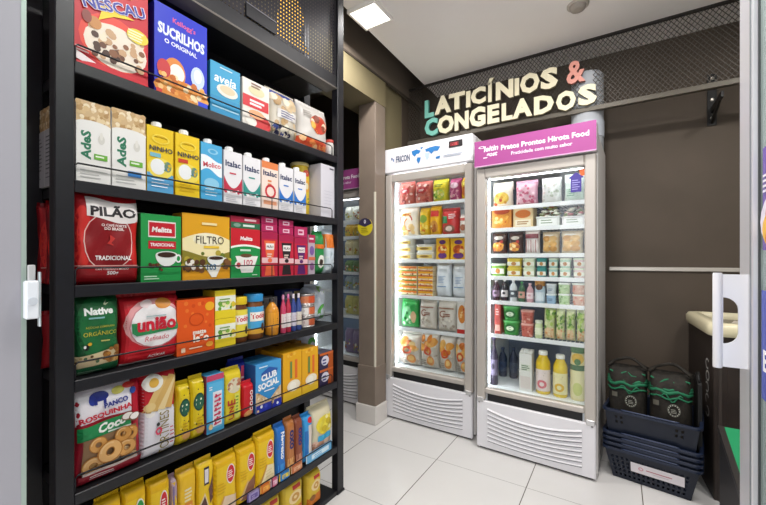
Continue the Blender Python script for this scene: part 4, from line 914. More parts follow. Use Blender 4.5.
pcart(200.5, 222, 137, 1, '#49a9d6', lambda P: P.rect(0, 0, 1, 1, '#49a9d9', 2).strip(lambda u: .50+.06*sin(u*5), lambda u: .74+.05*sin(u*4+1), '#eef4f6').txt('Molico', .52, .63, .84, '#d2404e', .09, bold=.025, rot=.05).ell(.5, .3, .36, .1, '#8fcbe6').lines(.2, .8, .2, 3, .05, '#d9eef6', .007).ell(.55, .87, .25, .05, '#8fcbe6', inner=.6), 'light blue milk carton with a white wave and red lettering')
def italac(c2, txt='Italac'):
    def f(P):
        P.rect(0, 0, 1, 1, '#e6e4e6', 2).strip(lambda u: .22, lambda u: .30+.22*(2*u-1)**2, c2, u0=.0, u1=1)
        P.txt('Italac', .5, .76, .84, '#23305a', .115, bold=.03).lines(.3, .7, .58, 1, .1, c2, .014).dots(.08, .2, .92, .25, 10, .07, ['#f4f4f6', c2], 4).lines(.1, .9, .12, 3, .035, '#bdbdc2', .006)
    return f
pcart(223.5, 242, 145, 1, '#e6e4e6', italac('#c23048'), 'white milk carton with a red curved base band')
pcart(243, 260.5, 151, 1, '#e6e4e6', italac('#2f8f84'), 'white milk carton with a green teal curved base band')
pcart(261.5, 278, 156, 1, '#efd9cc', lambda P: P.rect(0, 0, 1, 1, '#f0dcd0', 2).rect(0, .86, 1, 1, '#e0814a', 2).txt('Italac', .5, .76, .84, '#23305a', .115, bold=.03).lines(.35, .65, .6, 2, .07, '#e08a5a', .02).ell(.52, .38, .34, .15, '#c8303a', inner=.68).rect(.1, .1, .9, .18, '#e9a07a', 2), 'white and orange milk carton with a red ring', top='#e0814a')
pcart(279, 293, 161, 1, '#e6e4e6', italac('#2a72c4'), 'white milk carton with a blue curved base band beside the red ring one')
pcart(294, 306, 165.5, 1, '#e6e4e6', italac('#2a72c4'), 'white milk carton with a blue curved base band beside the yellow canister')
y, w, h = slot(305, 320, 160.5, SH[1]); y += .012
put(jar(.046, h, '#e3c22e', '#d9c98a', lambda P: P.ell(.5, .80, .22, .06, '#cf4a34').lines(.35, .65, .8, 1, .1, '#f5e6d0', .012).ell(.5, .56, .28, .11, '#e9a83a', inner=.6).ell(.5, .56, .14, .06, '#e6d9b0').lines(.2, .8, .33, 2, .06, '#5a7a3a', .014), hl=.06), y, SH[1]+.0005, .092, 'milk_powder_can', 'round yellow canister standing behind the last milk cartons', 'canister', g, 'lid', x=XP-.05)
y, w, h = slot(321, 336, 165.5, SH[1])
put(boxpack(w, .09, h, '#d6d3da', '#c6c3ca', lambda P: P.lines(.55, .9, .94, 1, .1, '#55505a', .014).lines(.2, .8, .5, 6, .06, '#c3c0c9', .004)), y, SH[1]+.0005, .09, 'plain_carton', 'plain pale grey box at the end of the second shelf', 'box', g)
# cartons seen through the rack's open end
for k in range(2):
    y = at_x(90, XP)[0]-.004; X = XP-.094-k*.072
    put(boxpack(.085, .07, .222, '#e3e2de', None, ades(False), sideart=lambda P: P.rect(0, .72, 1, 1, '#b8935f', 2).dots(.03, .74, .97, .98, 40, .075, BN, 9, 1).rect(0, 0, 1, .71, '#b9b8bc', 2).lines(.12, .8, .62, 9, .05, '#5a5a60', .008).lines(.12, .6, .16, 2, .05, '#7a7a80', .008)), y, SH[1]+.0005, .07, 'soy_carton', ['second', 'third'][k]+' soy carton back in the row behind the rack post', 'drink carton', g, x=X)
# third shelf
g = 'coffee packs on the third rack shelf'
def pilao(P):
    P.rect(.02, .02, .98, .98, '#b8141f').ell(.12, .5, .12, .34, '#d8322c').ell(.92, .46, .1, .3, '#c9241f')
    P.ell(.5, .46, .36, .30, '#8a1018').ell(.5, .46, .385, .32, '#e6c9c4', inner=.965)
    P.strip(lambda u: .70+.03*sin(u*6+.5), lambda u: .92+.02*sin(u*7), '#e9e2e0', u0=.17, u1=.97)
    P.txt('PILÃO', .57, .80, .70, '#2b2428', .13, bold=.04)
    P.txt('O CAFÉ FORTE', .57, .645, .40, '#f0dedb', bold=.03).txt('DO BRASIL', .57, .605, .32, '#f0dedb', bold=.03).txt('TRADICIONAL', .56, .285, .54, '#f2ecea', .05, bold=.03)
    P.poly([(.5, .54), (.58, .5), (.52, .45), (.56, .42), (.46, .44), (.5, .48)], '#c9342f').strip(lambda u: .0, lambda u: .2, '#a50f1a', u0=.02, u1=.98).strip(lambda u: .195, lambda u: .205, '#e0b0aa', u0=.02, u1=.98)
    P.txt('CAFÉ TORRADO E MOÍDO', .54, .165, .5, '#efdcd8', bold=.02).txt('500g', .56, .115, .17, '#f6eeee', bold=.03)
pbag(71, 141, 189, 2, .07, '#a8121c', pilao, 'coffee_bag', 'large red bag of ground coffee beside the front rack post', 'coffee bag', g, 11, wr=.07, rough=.22, px=10)
def cup(P, cu, cv, s, col='#eef0ec'):
    P.ell(cu, cv, s, s*.62, col, a0=pi, a1=2*pi).ell(cu, cv, s, s*.2, '#e2e4e0').ell(cu, cv, s*.84, s*.15, '#3a2418').ell(cu+s*1.08, cv-s*.2, s*.28, s*.24, col, inner=.6)
def mel_bag(P):
    P.rect(0, 0, 1, 1, '#23984a', 2).rect(.17, .66, .86, .90, '#f0e9e4', 2).rect(.19, .68, .84, .88, '#c41f2e', 2).txt('Melitta', .51, .775, .5, '#f8f2f0', bold=.04, shear=.15)
    P.rect(.17, .49, .86, .605, '#c41f2e', 2).txt('TRADICIONAL', .515, .55, .6, '#f6ecec', .05, bold=.03); cup(P, .62, .40, .28); P.dots(.15, .16, .5, .26, 9, .04, ['#4a2a18', '#6a3f24'], 3).lines(.06, .5, .08, 2, .035, '#bfe6c4', .008)
pbox(140.5, 181, 215, 2, .085, '#23984a', mel_bag, 'coffee_pack', 'green brick pack of coffee with a white cup beside the large red bag', 'coffee pack', g, side='#186c34')
def filtro(P):
    P.rect(0, 0, 1, 1, '#dfa21e', 2).rect(0, .12, 1, .46, '#8a7f2c', 2).strip(lambda u: .40+.05*sin(u*5+2), lambda u: .62+.10*sin(u*3.1), '#f2e4b0').ell(.5, .62, .3, .1, '#f7efcf').dots(0, .14, 1, .42, 30, .05, ['#6a7a2a', '#9a8a2c', '#b5a23a', '#5a6a26'], 4).strip(lambda u: .0, lambda u: .16+.03*sin(u*9), '#d9971c')
    P.txt('FILTRO', .56, .61, .60, '#3c3122', .12, bold=.0).lines(.42, .8, .5, 1, .1, '#e9c23a', .018).lines(.38, .72, .86, 1, .1, '#f6e3a8', .018)
    cup(P, .68, .33, .19); P.poly([(.42, .22), (.80, .22), (.68, .03), (.58, .03)], '#eeece2').txt('103', .58, .19, .2, '#4a7a9a', bold=.03).dots(.02, .14, .4, .28, 16, .05, ['#5a3a22', '#efe9dc', '#7a5230'], 5).dots(.84, .18, .98, .3, 9, .05, ['#4a2c18', '#7a5230'], 6)
pbox(182, 229.5, 215, 2, .06, '#dfa21e', filtro, 'filter_box', 'golden box of coffee filters with a cup picture', 'coffee filter box', g, side='#b5801a')
y, w, h = slot(150, 181, 211, SH[2]); put(boxpack(.09, .05, h, '#d9d6cf', None, lambda P: P.lines(.1, .9, .9, 2, .05, '#b9b4aa', .01)), y+.01, SH[2]+.0005, .05, 'filter_box', 'pale box standing behind the green brick of coffee', 'coffee filter box', g, x=XP-.11)
def mel2(P):
    P.rect(0, 0, 1, 1, '#1f8f48', 2).strip(lambda u: .66-.05*(2*u-1)**2+.02, lambda u: 1.0, '#c8202e').strip(lambda u: .62-.05*(2*u-1)**2+.02, lambda u: .66-.05*(2*u-1)**2+.02, '#eef0e6').txt('Melitta', .52, .80, .42, '#f8f0ee', bold=.04, shear=.15).lines(.3, .72, .56, 1, .1, '#cfead2', .02)
    P.poly([(.14, .44), (.92, .44), (.72, .1), (.34, .1)], '#ecebe4').ell(.5, .45, .2, .04, '#6a4a30').txt('102', .58, .30, .32, '#c9566a', bold=.02).ell(.24, .26, .12, .08, '#e9e2dc').ell(.24, .26, .07, .05, '#b83a42').lines(.7, .95, .05, 1, .1, '#cfe6d0', .008)
pbox(230.5, 260, 229, 2, .06, '#1f8f48', mel2, 'filter_box', 'green and red box of coffee filters under a small flat box', 'coffee filter box', g, side='#156a34')
y, w, h = slot(230.5, 260, 229, SH[2]); _, _, h2 = slot(230.5, 260, 217, SH[2])
put(boxpack(w-.002, .06, h2-h-.001, '#a82340', None, lambda P: P.rect(0, 0, 1, .5, '#2f6a48', 2).lines(.45, .9, .75, 1, .1, '#efc9d0', .09).lines(.4, .9, .26, 1, .1, '#d9e6dc', .09).ell(.2, .26, .12, .16, '#7a9a8a')), y, SH[2]+h+.001, .06, 'filter_box', 'flat dark red and green box lying on the green filter box', 'coffee filter box', g)
def caps(c1_):
    def f(P):
        P.rect(0, 0, 1, 1, '#c2243e', 2).rect(0, .84, 1, 1, '#a81f4a', 2).poly([(.14, .80), (.86, .80), (.72, .42), (.28, .42)], c1_).poly([(.26, .26), (.74, .26), (.82, .02), (.18, .02)], c1_).rect(.0, .30, 1, .42, '#e3b9bc', 2).ell(.5, .36, .14, .05, c1_)
        P.rect(.24, .60, .76, .74, '#efe6e2', 2).txt('PILÃO', .5, .67, .42, '#3a2a2c', bold=.03).lines(.32, .68, .5, 2, .05, '#f0d8c8', .012)
    return f
gc = 'small coffee capsule boxes'
for (a_, b_, py, c_, nm, two) in ((261.5, 277.5, 232, '#e86a40', 'orange', True), (279, 293.5, 235, '#2a2226', 'black', True), (294.5, 307.5, 238, '#5a2466', 'purple', True)):
    y, w, h = slot(a_, b_, py, SH[2])
    put(boxpack(w-.0015, .06, h, '#c2243e', '#9a1a30', caps(c_)), y, SH[2]+.0005, .06, 'capsule_box', 'red capsule box with %s panels standing on the third shelf' % nm, 'coffee box', gc)
    py2 = {'orange': 217, 'black': 220, 'purple': 227}[nm]; _, _, h2 = slot(a_, b_, py2, SH[2]); hh = (h2-h)
    n = 2 if nm != 'purple' else 1
    for q in range(n):
        put(boxpack(w-.0015, .10, hh/n-.0008, '#b02458', '#8a1a44', lambda P: P.rect(.25, .25, .7, .75, '#e9c3d2', 2).lines(.3, .65, .5, 1, .1, '#b02458', .1)), y, SH[2]+h+.0012+q*hh/n, .10, 'capsule_box', ('crimson flat capsule box lying on the %s panelled box' % nm) if n == 1 else '%s crimson flat capsule box lying on the %s panelled box' % (['lower', 'upper'][q], nm), 'coffee box', gc)
y, w, h = slot(308.5, 315, 235, SH[2]); put(boxpack(w, .07, h, '#b9a8b4', '#9a8a94', lambda P: P.rect(0, .8, 1, 1, '#b02a52', 2).ell(.5, .6, .34, .12, '#7a5a9a').rect(0, .36, 1, .44, '#cf6a4a', 2).ell(.5, .2, .34, .1, '#8a5a8a').lines(.1, .9, .9, 1, .1, '#efd9e2', .02)), y, SH[2]+.0005, .07, 'capsule_box', 'narrow lilac and crimson box beside the purple panelled box', 'coffee box', gc)
pbag(316, 326, 231, 2, .06, '#2f8a4a', lambda P: P.ell(.5, .3, .34, .16, '#e9e6dc').ell(.5, .28, .2, .08, '#3a2a20').rect(.05, .62, .9, .72, '#d9702c'), 'coffee_bag', 'narrow green coffee bag near the end of the third shelf', 'coffee bag', g, 13)
pbag(327, 336, 229, 2, .07, '#c9d3da', lambda P: P.rect(.0, .6, 1, .92, '#d9752c').dots(.05, .1, .95, .5, 8, .12, ['#e6edf0', '#aebcc4', '#d9e0e0'], 9), 'snack_bag', 'clear bag with an orange top at the end of the third shelf', 'snack bag', g, 14)
for k in range(2):   # coffee bags further back, seen through the open end of the rack
    y = at_x(106, XP)[0]-.01
    put(bag(.17, .065, .22, '#8a0f1a', pilao, 15+k), y, SH[2]+.0005, .065, 'coffee_bag', ['second', 'third'][k]+' red coffee bag back in the row behind the rack post', 'coffee bag', g, x=XP-.094-k*.07)
# fourth shelf
g = 'groceries on the fourth rack shelf'
def native(P):
    P.rect(.02, .02, .98, .98, '#14532d').ell(.5, .6, .46, .4, '#1a6a38').txt('Native', .52, .80, .62, '#f2f4f0', bold=.045).poly([(.62, .88), (.70, .94), (.66, .89), (.74, .90), (.66, .865)], '#dfe9c0').lines(.3, .75, .715, 1, .1, '#8ac0c0', .01)
    P.txt('AÇÚCAR DEMERARA', .54, .60, .62, '#a9a83c', bold=.02).txt('ORGÂNICO', .54, .525, .74, '#b9b33a', bold=.01).ell(.24, .36, .05, .035, '#1a1a1a').ell(.2, .37, .025, .02, '#f0f0ea').ell(.3, .40, .05, .02, '#d9a82c').lines(.55, .75, .42, 1, .1, '#c9c06a', .008)
    P.strip(lambda u: .10+.03*u, lambda u: .26+.08*u**2, '#d9c49a', u0=.03, u1=.97).dots(.62, .14, .96, .32, 22, .06, ['#a8702c', '#c98a3c', '#8a561f', '#d9a860'], 4).dots(.06, .17, .5, .25, 6, .035, ['#6a4a2a', '#b59a6a', '#4a6a4a'], 5).strip(lambda u: .0, lambda u: .10+.03*u, '#17603a', u0=.03, u1=.97).lines(.12, .6, .05, 2, .025, '#a9d0b0', .005)
pbag(68, 122, 292, 3, .085, '#14532d', native, 'sugar_bag', 'dark green bag of organic sugar beside the front rack post', 'sugar bag', g, 21, rough=.3, px=8)
def uniao(P):
    P.rect(.02, .02, .98, .98, '#cf1f2c').ell(.5, .60, .47, .36, '#e9a6a8').ell(.54, .56, .43, .32, '#f2eeee').ell(.54, .56, .45, .335, '#cf8a90', inner=.965).ell(.66, .88, .14, .08, '#d9903c').dots(.3, .78, .5, .92, 4, .05, ['#f2dcdc'], 3)
    P.poly([(.12, .62), (.20, .62), (.22, .50), (.88, .52), (.90, .62), (.97, .62), (.95, .46), (.2, .43), (.13, .48)], '#2f8a52').txt('união', .54, .58, .68, '#cf1f36', bold=.04).txt('Refinado', .54, .37, .42, '#d0606c', bold=.0, shear=.25).lines(.36, .72, .70, 1, .1, '#a9c0c0', .008)
    P.strip(lambda u: .0, lambda u: .045, '#f2eae8', u0=.02, u1=.98).strip(lambda u: .045, lambda u: .155, '#d31a28', u0=.02, u1=.98).txt('AÇÚCAR', .55, .10, .28, '#f6e6e6', bold=.03)
pbag(121.5, 183, 293, 3, .085, '#cf1f2c', uniao, 'sugar_bag', 'red and white bag of refined sugar beside the green sugar bag', 'sugar bag', g, 22, px=8)
def leao(P):
    P.rect(0, 0, 1, 1, '#e65a1c', 2).dots(.1, .4, .9, .95, 10, .05, ['#ee7a30', '#d84c14'], 3).ell(.86, .84, .13, .085, '#f2b12a').ell(.5, .62, .2, .12, '#d04a14', inner=.85).txt('matte', .58, .38, .36, '#fbeee0', bold=.04).txt('leão', .62, .27, .42, '#fbeee0', bold=.05).rect(.1, .05, .2, .13, '#f4d2b0').ell(.85, .12, .1, .05, '#f2a83a').lines(.3, .7, .1, 1, .1, '#f6d8b8', .01)
pbox(176.5, 214.5, 299, 3, .06, '#e65a1c', leao, 'tea_box', 'orange box of mate tea beside the refined sugar bag', 'tea box', g, side='#b8420f')
def tea(P): P.rect(0, 0, 1, 1, '#e9cf2c', 2).rect(.0, .3, 1, .8, '#eef0e0', 2).dots(.1, .3, .9, .55, 16, .09, ['#6aa03a', '#8fbf4a', '#d9c03a', '#efe9b0'], 3).lines(.2, .8, .68, 2, .1, '#7aa04a', .02)
y, w, h = slot(215, 235.5, 290, SH[3])
for q in range(2): put(boxpack(w-.001, .075, h/2-.001, '#e9cf2c', '#c9a81f', tea), y, SH[3]+.0005+q*h/2, .075, 'tea_box', ['lower', 'upper'][q]+' yellow and white tea box stacked beside the orange box', 'tea box', g)
def toddy(bg, lo):
    return lambda P: P.rect(-.25, .12, 1.25, .72, bg, 10).rect(-.25, .12, 1.25, .24, lo, 10).rect(.02, .40, .98, .60, '#f6f0e6', 8).txt('Toddy', .5, .5, .86, '#cf2a34', .15, bold=.03, rot=.06).ell(.68, .26, .1, .09, '#4a2a1a')
y, w, h = slot(236, 251, 297, SH[3]); put(jar(w/2, h, '#6a3c1e', '#e3c21f', toddy('#e9d84a', '#e3c83a'), hl=.17), y, SH[3]+.0005, w, 'chocolate_jar', 'chocolate powder jar with a yellow lid and yellow label', 'jar', g, 'lid')
y, w, h = slot(251.5, 267.5, 294, SH[3]); put(jar(w/2, h, '#7a4a26', '#2f8fc9', toddy('#4aa6d9', '#e0a83a'), hl=.17), y, SH[3]+.0005, w, 'chocolate_jar', 'chocolate powder jar with a blue lid and blue label', 'jar', g, 'lid')
y, w, h = slot(271, 281.5, 299, SH[3]); put(bottle(w/2, h, '#d9902c', '#3a3430', lambda P: P.rect(-.1, .2, 1.1, .62, '#e39a2c', 6).lines(.25, .75, .45, 3, .06, '#5a3a1a', .014), sh=.66, neck=.3, caph=.09), y, SH[3]+.0005, w, 'honey_bottle', 'orange squeeze bottle with a dark cap beside the blue lidded jar', 'bottle', g)
for k, (a_, b_, py, c_, cp, lb, l) in enumerate(((283, 287.2, 295, '#c9486a', '#e6a0c0', '#e0d6d6', 'small red bottle with a pink cap beside the orange squeeze bottle'), (288, 292.2, 294, '#b8324a', '#d97aa8', '#e6dcd9', 'second small red bottle with a pink cap on the fourth shelf'), (293.2, 297.6, 294, '#3a4a8a', '#e9dfe6', '#cfc9d6', 'small navy bottle with a white cap, nearer the pink capped bottles'), (298.4, 303, 293.5, '#3f5290', '#e6dde3', '#d9cfc0', 'small navy bottle with a white cap, nearer the stacked tins'))):
    y, w, h = slot(a_, b_, py, SH[3]); put(bottle(w/2, h, c_, cp, lambda P, lb=lb: P.rect(-.2, .14, 1.2, .5, lb, 6).lines(.2, .8, .4, 3, .07, '#a8323c', .018), caph=.12), y, SH[3]+.0005, w, 'sauce_bottle', l, 'bottle', 'small sauce bottles on the fourth shelf')
y, w, h = slot(305, 319, 294, SH[3]); hh = h/3
for q in range(3):
    r = w/2*.98; a = M(); a.lathe([(r*.95, 0), (r, .002), (r, .005), (r*.965, .006), (r*.965, hh-.007), (r, hh-.006), (r, hh-.003), (r*.95, hh-.001)], mat('#b9b2ae', .25, .6), n=24); P = Print(a, 2*r, hh, lambda u, v, k, r=r: ((r*.967+k)*sin(u/r), -(r*.967+k)*cos(u/r), v), base=.0006)
    P.rect(-.25, .2, 1.25, .8, ['#d9c9c2', '#e6e0da', '#cf7a52'][q], 10).rect(.3, .2, 1.0, .8, ['#c9603a', '#cf6a42', '#c9502c'][q], 6).lines(.05, .5, .5, 1, .1, '#8a3a2a', .09)
    put(a, y, SH[3]+.0005+q*hh, 2*r, 'food_tin', ['lowest', 'middle', 'topmost'][q]+' silver and orange tin of the stack on the fourth shelf', 'tin', 'stacked tins on the fourth shelf')
put(boxpack(.11, .06, .14, '#d9d6d0', None, lambda P: P.dots(.1, .1, .9, .9, 8, .06, ['#8a8a8a', '#c9b0a0'], 3)), at_x(268, XP-.165)[0], SH[3]+.0005, .06, 'food_box', 'pale box at the back of the fourth shelf', 'box', g, x=XP-.165)
put(boxpack(.12, .06, .165, '#2f3f8a', None, lambda P: P.rect(.1, .55, .5, .95, '#e9e6f0', 2).rect(.6, .55, .95, .95, '#d9c98a', 2).lines(.15, .45, .8, 2, .12, '#4a5ab0', .03).ell(.78, .75, .1, .12, '#c9402c')), at_x(292, XP-.165)[0], SH[3]+.0005, .06, 'food_box', 'navy box with white print at the back of the fourth shelf', 'box', g, x=XP-.165)
pbag(322, 336.5, 285, 3, .12, '#cfd8e3', lambda P: P.ell(.7, .3, .36, .2, '#5aa84a', inner=.55).ell(.75, .9, .3, .1, '#8fc06a', inner=.6).dots(.05, .1, .95, .9, 10, .1, ['#e9eef4', '#b9c6d6', '#dfe6ee'], 5), 'rice_bag', 'pale plastic bag with green print at the fourth shelf end', 'food bag', g, 27, x=XP-.06)
y = at_x(106, XP)[0]-.01
for k in range(2): put(bag(.15, .065, .155, '#a81c26', lambda P: P.ell(.5, .6, .36, .3, '#e3b9b9').ell(.5, .6, .24, .2, '#c92a34').dots(.1, .05, .9, .3, 8, .08, ['#e9c3c3', '#7a1018'], 3), 28+k), y, SH[3]+.0005, .065, 'sugar_bag', ['nearer', 'farther'][k]+' red and white sugar bag in the row behind the rack post', 'sugar bag', g, x=XP-.094-k*.07)
# fifth shelf
g = 'biscuits on the fifth rack shelf'
def donut(P, cu, cv, r, asp, seed=0):
    P.ell(cu, cv, r, r*asp, '#b5762f', inner=.30, n=20).ell(cu, cv, r*.9, r*asp*.9, ['#d9a058', '#cf9448', '#e0ae6c'][seed % 3], inner=.42, n=20).ell(cu-r*.1, cv+r*asp*.12, r*.72, r*asp*.72, '#e6bd84', inner=.8, n=16, a0=1, a1=3.2)
def rosq(P):
    P.rect(.02, .02, .98, .98, '#a3142a').strip(lambda u: .62+.03*sin(u*3), lambda u: .965, '#ece8ee', u0=.03, u1=.82).rect(.84, .30, .97, .96, '#b81a30', 3)
    P.ell(.35, .88, .13, .05, '#23308a').ell(.26, .85, .05, .05, '#2a3a9a').rect(.40, .80, .44, .86, '#23308a', 2).rect(.28, .80, .32, .86, '#23308a', 2).ell(.62, .90, .1, .04, '#d9d26a').ell(.78, .925, .09, .03, '#c9342c').ell(.84, .86, .05, .035, '#2a4aa0')
    P.txt('PANCO', .58, .785, .36, '#23308a', .055, bold=.045, rot=.10).txt('ROSQUINHA', .44, .69, .76, '#c41f36', .065, bold=.04, rot=.10)
    P.strip(lambda u: .46+.04*u, lambda u: .60+.05*u, '#1f8a4e', u0=.04, u1=.80).txt('Coco', .52, .565, .42, '#f2f6ee', bold=.045, shear=.25, rot=.14).rect(.45, .49, .80, .505, '#dfeadf', 3)
    P.ell(.74, .60, .10, .045, '#8a6a50').ell(.74, .605, .085, .036, '#efe9e2').ell(.86, .575, .10, .045, '#7a5a44').ell(.86, .58, .08, .035, '#f2ece6')
    P.strip(lambda u: .12, lambda u: .47+.03*u, '#8a6a4a', u0=.10, u1=.88).dots(.12, .13, .86, .24, 12, .07, ['#cfa064', '#a87a40', '#6f8a6a', '#e0bd8a'], 3)
    for i, (cu, cv, r) in enumerate(((.30, .40, .13), (.78, .41, .13), (.24, .20, .15), (.72, .27, .15), (.66, .43, .13), (.46, .30, .19))): donut(P, cu, cv, r, .62, i)
    P.strip(lambda u: .0, lambda u: .12, '#8f1024', u0=.02, u1=.98).strip(lambda u: .12, lambda u: .15, '#c9b8b0', u0=.1, u1=.88).lines(.2, .6, .09, 2, .025, '#e0c9c9', .006)
pbag(64, 143.5, 381, 4, .075, '#a3142a', rosq, 'biscuit_bag', 'red and white bag of ring biscuits beside the front rack post', 'biscuit bag', g, 31, rough=.3, px=8)
def wafer(P):
    P.rect(0, .55, 1, 1, '#c41f2c', 2).rect(0, 0, 1, .52, '#e6e3ea', 2).dots(0, .52, .6, .7, 5, .16, ['#f2efe9', '#e6e0d4'], 5)
    for i in range(4):
        c_ = ['#e3c07a', '#d9b066', '#ecd39a', '#d6a95e'][i]; P.poly([(.02+.2*i, .55), (.22+.2*i, .53), (min(1, .75+.2*i), .90), (min(1, .55+.2*i), .93)], c_)
    P.ell(.30, .87, .27, .10, '#f2efe6').ell(.32, .87, .13, .055, '#e3b24a').ell(.2, .6, .16, .05, '#e6c98a')
    P.txt('TORTINES', .60, .26, 1.25, '#8a7a3a', hgt=.11, rot=pi/2, bold=.0).ell(.44, .30, .10, .045, '#cf3a5a', inner=.5).ell(.42, .38, .05, .022, '#3a3a3a').lines(.76, .9, .3, 5, .045, '#c9465a', .006)
pbag(141, 177.5, 367, 4, .06, '#e6e3ea', wafer, 'wafer_pack', 'white and red pack of wafer sticks beside the ring biscuit bag', 'biscuit pack', g, 32, px=8, pz=10, wr=.02)
def pass_(P):
    P.rect(.02, .01, .98, .99, '#e3c81f').ell(.5, .62, .40, .15, '#1c4a3c').ell(.5, .62, .34, .12, '#24604a').lines(.25, .75, .66, 2, .07, '#e6ecc9', .016).dots(.1, .05, .9, .45, 7, .05, ['#2a2a1a', '#d9a81f', '#f2e07a', '#5a7a2a'], 4).dots(.1, .82, .9, .96, 4, .05, ['#2a2a1a', '#f2e07a'], 5).ell(.55, .16, .3, .07, '#d9a05a').lines(.3, .7, .36, 3, .05, '#c9a01a', .01)
for k, (a_, b_, py, l) in enumerate(((178, 191.5, 382, 'yellow biscuit pack with a dark round emblem beside the white wafer pack'), (192, 206, 376, 'yellow biscuit pack with a dark round emblem beside the blue wafer pack'))):
    pbag(a_, b_, py, 4, .055, '#e3c81f', pass_, 'biscuit_pack', l, 'biscuit pack', g, 33+k, px=7, pz=10, wr=.02)
def bluewaf(P):
    P.rect(0, .0, 1, 1, '#4aa9d9', 2).rect(.0, .9, 1, 1, '#c9486a', 2).rect(.08, .06, .92, .86, '#5fb9e3', 2).rect(.34, .10, .86, .70, '#e9eef4', 2)
    for i in range(7): P.poly([(.40, .12+.08*i), (.80, .14+.08*i), (.80, .165+.08*i), (.40, .15+.08*i)], '#c92f56').rect(.44+.1*(i % 3), .12+.08*i, .54+.1*(i % 3), .18+.08*i, '#c92f56', 1)
    P.lines(.1, .3, .8, 2, .04, '#e9f2f8', .01).ell(.18, .12, .12, .05, '#e6c98a')
pbox(206.5, 224, 374.5, 4, .05, '#4aa9d9', bluewaf, 'wafer_pack', 'light blue wafer pack with a pink vertical name panel', 'biscuit pack', g, side='#8a3a5a')
def club2(P):
    P.rect(0, 0, 1, 1, '#e3c92c', 2).ell(.55, .72, .44, .14, '#d9d0b4').dots(.2, .62, .9, .84, 10, .09, ['#c98a6a', '#e9dcc0', '#b06a50', '#f2ead6'], 4)
    P.rect(.52, .1, .80, .56, '#d9d95a', 2).lines(.58, .76, .5, 6, .06, '#7a9a3a', .014)
    for i, c_ in enumerate('UNE'): P.txt(c_, .34, .16+.13*i, .26, '#b5342c', rot=pi/2, bold=.02)
pbag(224.5, 242.5, 368, 4, .055, '#e3c92c', club2, 'biscuit_pack', 'yellow biscuit pack with a pale food picture beside the blue wafer pack', 'biscuit pack', g, 35, px=8, pz=12, wr=.02)
y, w, h = slot(243.5, 254.5, 382, SH[4]); _, _, h2 = slot(243.5, 254.5, 361, SH[4])
put(bag(w-.001, .05, h-.008, '#c9202c', lambda P: [P.ell(.7, .25+.16*i, .16, .07, '#f0e2dc', inner=.55, n=12) for i in range(4)] and P.ell(.4, .12, .34, .11, '#e0a060'), 36, px=8, pz=12, wr=.02), y, SH[4]+.0005, .05, 'biscuit_pack', 'small red biscuit pack in front of the dark blue pack', 'biscuit pack', g)
put(bag(w+.02, .05, h2-.008, '#1f2f9a', lambda P: P.rect(.25, .62, .5, .9, '#c9d0f0', 2).rect(.62, .62, .8, .9, '#d94a6a', 2).rect(.62, .66, .8, .7, '#f0d9e0', 2), 37, px=7, pz=10, wr=.02), y-.004, SH[4]+.0005, .05, 'biscuit_pack', 'dark blue biscuit pack standing behind the small red pack', 'biscuit pack', g, x=XP-.055)
def clubs(P):
    P.rect(0, 0, 1, 1, '#4a9fd9', 2).rect(0, 0, 1, .42, '#d9bb92', 2).dots(.02, .14, .98, .40, 40, .03, ['#c9a26a', '#eddcbc', '#b58a56'], 4).poly([(.04, .44), (.96, .44), (.52, .20)], '#2f8ac9').poly([(.2, .80), (.5, .90), (.85, .82), (.8, .7), (.2, .7)], '#2a5aa8')
    P.txt('CLUB', .50, .71, .62, '#f6f8fa', .14, rot=.10, bold=.05).txt('SOCIAL', .48, .54, .82, '#f6f8fa', .14, rot=.10, bold=.05).rect(.3, .40, .7, .425, '#e6eef4', 2).rect(0, 0, 1, .16, '#2330a0', 2).dots(.05, .02, .95, .14, 6, .06, ['#d9bb92', '#e9eef6', '#3a4ac0'], 5).lines(.1, .45, .93, 1, .1, '#d9ecf6', .012)
pbox(255.5, 281, 362, 4, .13, '#3f93d0', clubs, 'cracker_box', 'blue box of crackers with white tilted lettering', 'cracker box', g, side='#2a5fa0', seam='#63b4e0')
def cream(c_):
    return lambda P: P.rect(0, 0, 1, 1, '#e6a91f', 2).rect(.0, .0, 1, .16, '#ecc02c', 2).rect(.34, .42, .48, .82, c_, 2).rect(.62, .42, .76, .82, '#e06a2c', 2).rect(.36, .45, .46, .8, '#5a8a4a', 2).ell(.55, .28, .36, .12, '#efe3cc').ell(.5, .28, .18, .08, '#f7f0e0').dots(.1, .86, .9, .97, 4, .07, ['#f0c04a', '#d9901a'], 3)
pbox(283, 301.5, 352, 4, .14, '#e6a91f', cream('#d9822a'), 'biscuit_box', 'orange yellow biscuit box with vertical print beside the blue cracker box', 'biscuit box', g, side='#c98a14')
pbox(302, 318, 348, 4, .14, '#e6a91f', cream('#a8641f'), 'biscuit_box', 'orange yellow biscuit box with vertical print beside the dark small packs', 'biscuit box', g, side='#c98a14')
y, w, h = slot(319.5, 333, 352, SH[4])
for q in range(2): put(boxpack(w-.001, .10, h/2-.001, '#2b2346', '#6a2f1a', lambda P: P.rect(.62, 0, 1, 1, '#b0521f', 2).ell(.4, .5, .28, .3, '#d6d3de').lines(.2, .6, .55, 2, .2, '#3a3a7a', .05).rect(0, .86, 1, 1, '#c9642a', 2)), y, SH[4]+.0005+q*h/2, .10, 'snack_box', ['lower', 'upper'][q]+' dark navy and brown snack box stacked at the fifth shelf end', 'snack box', g)
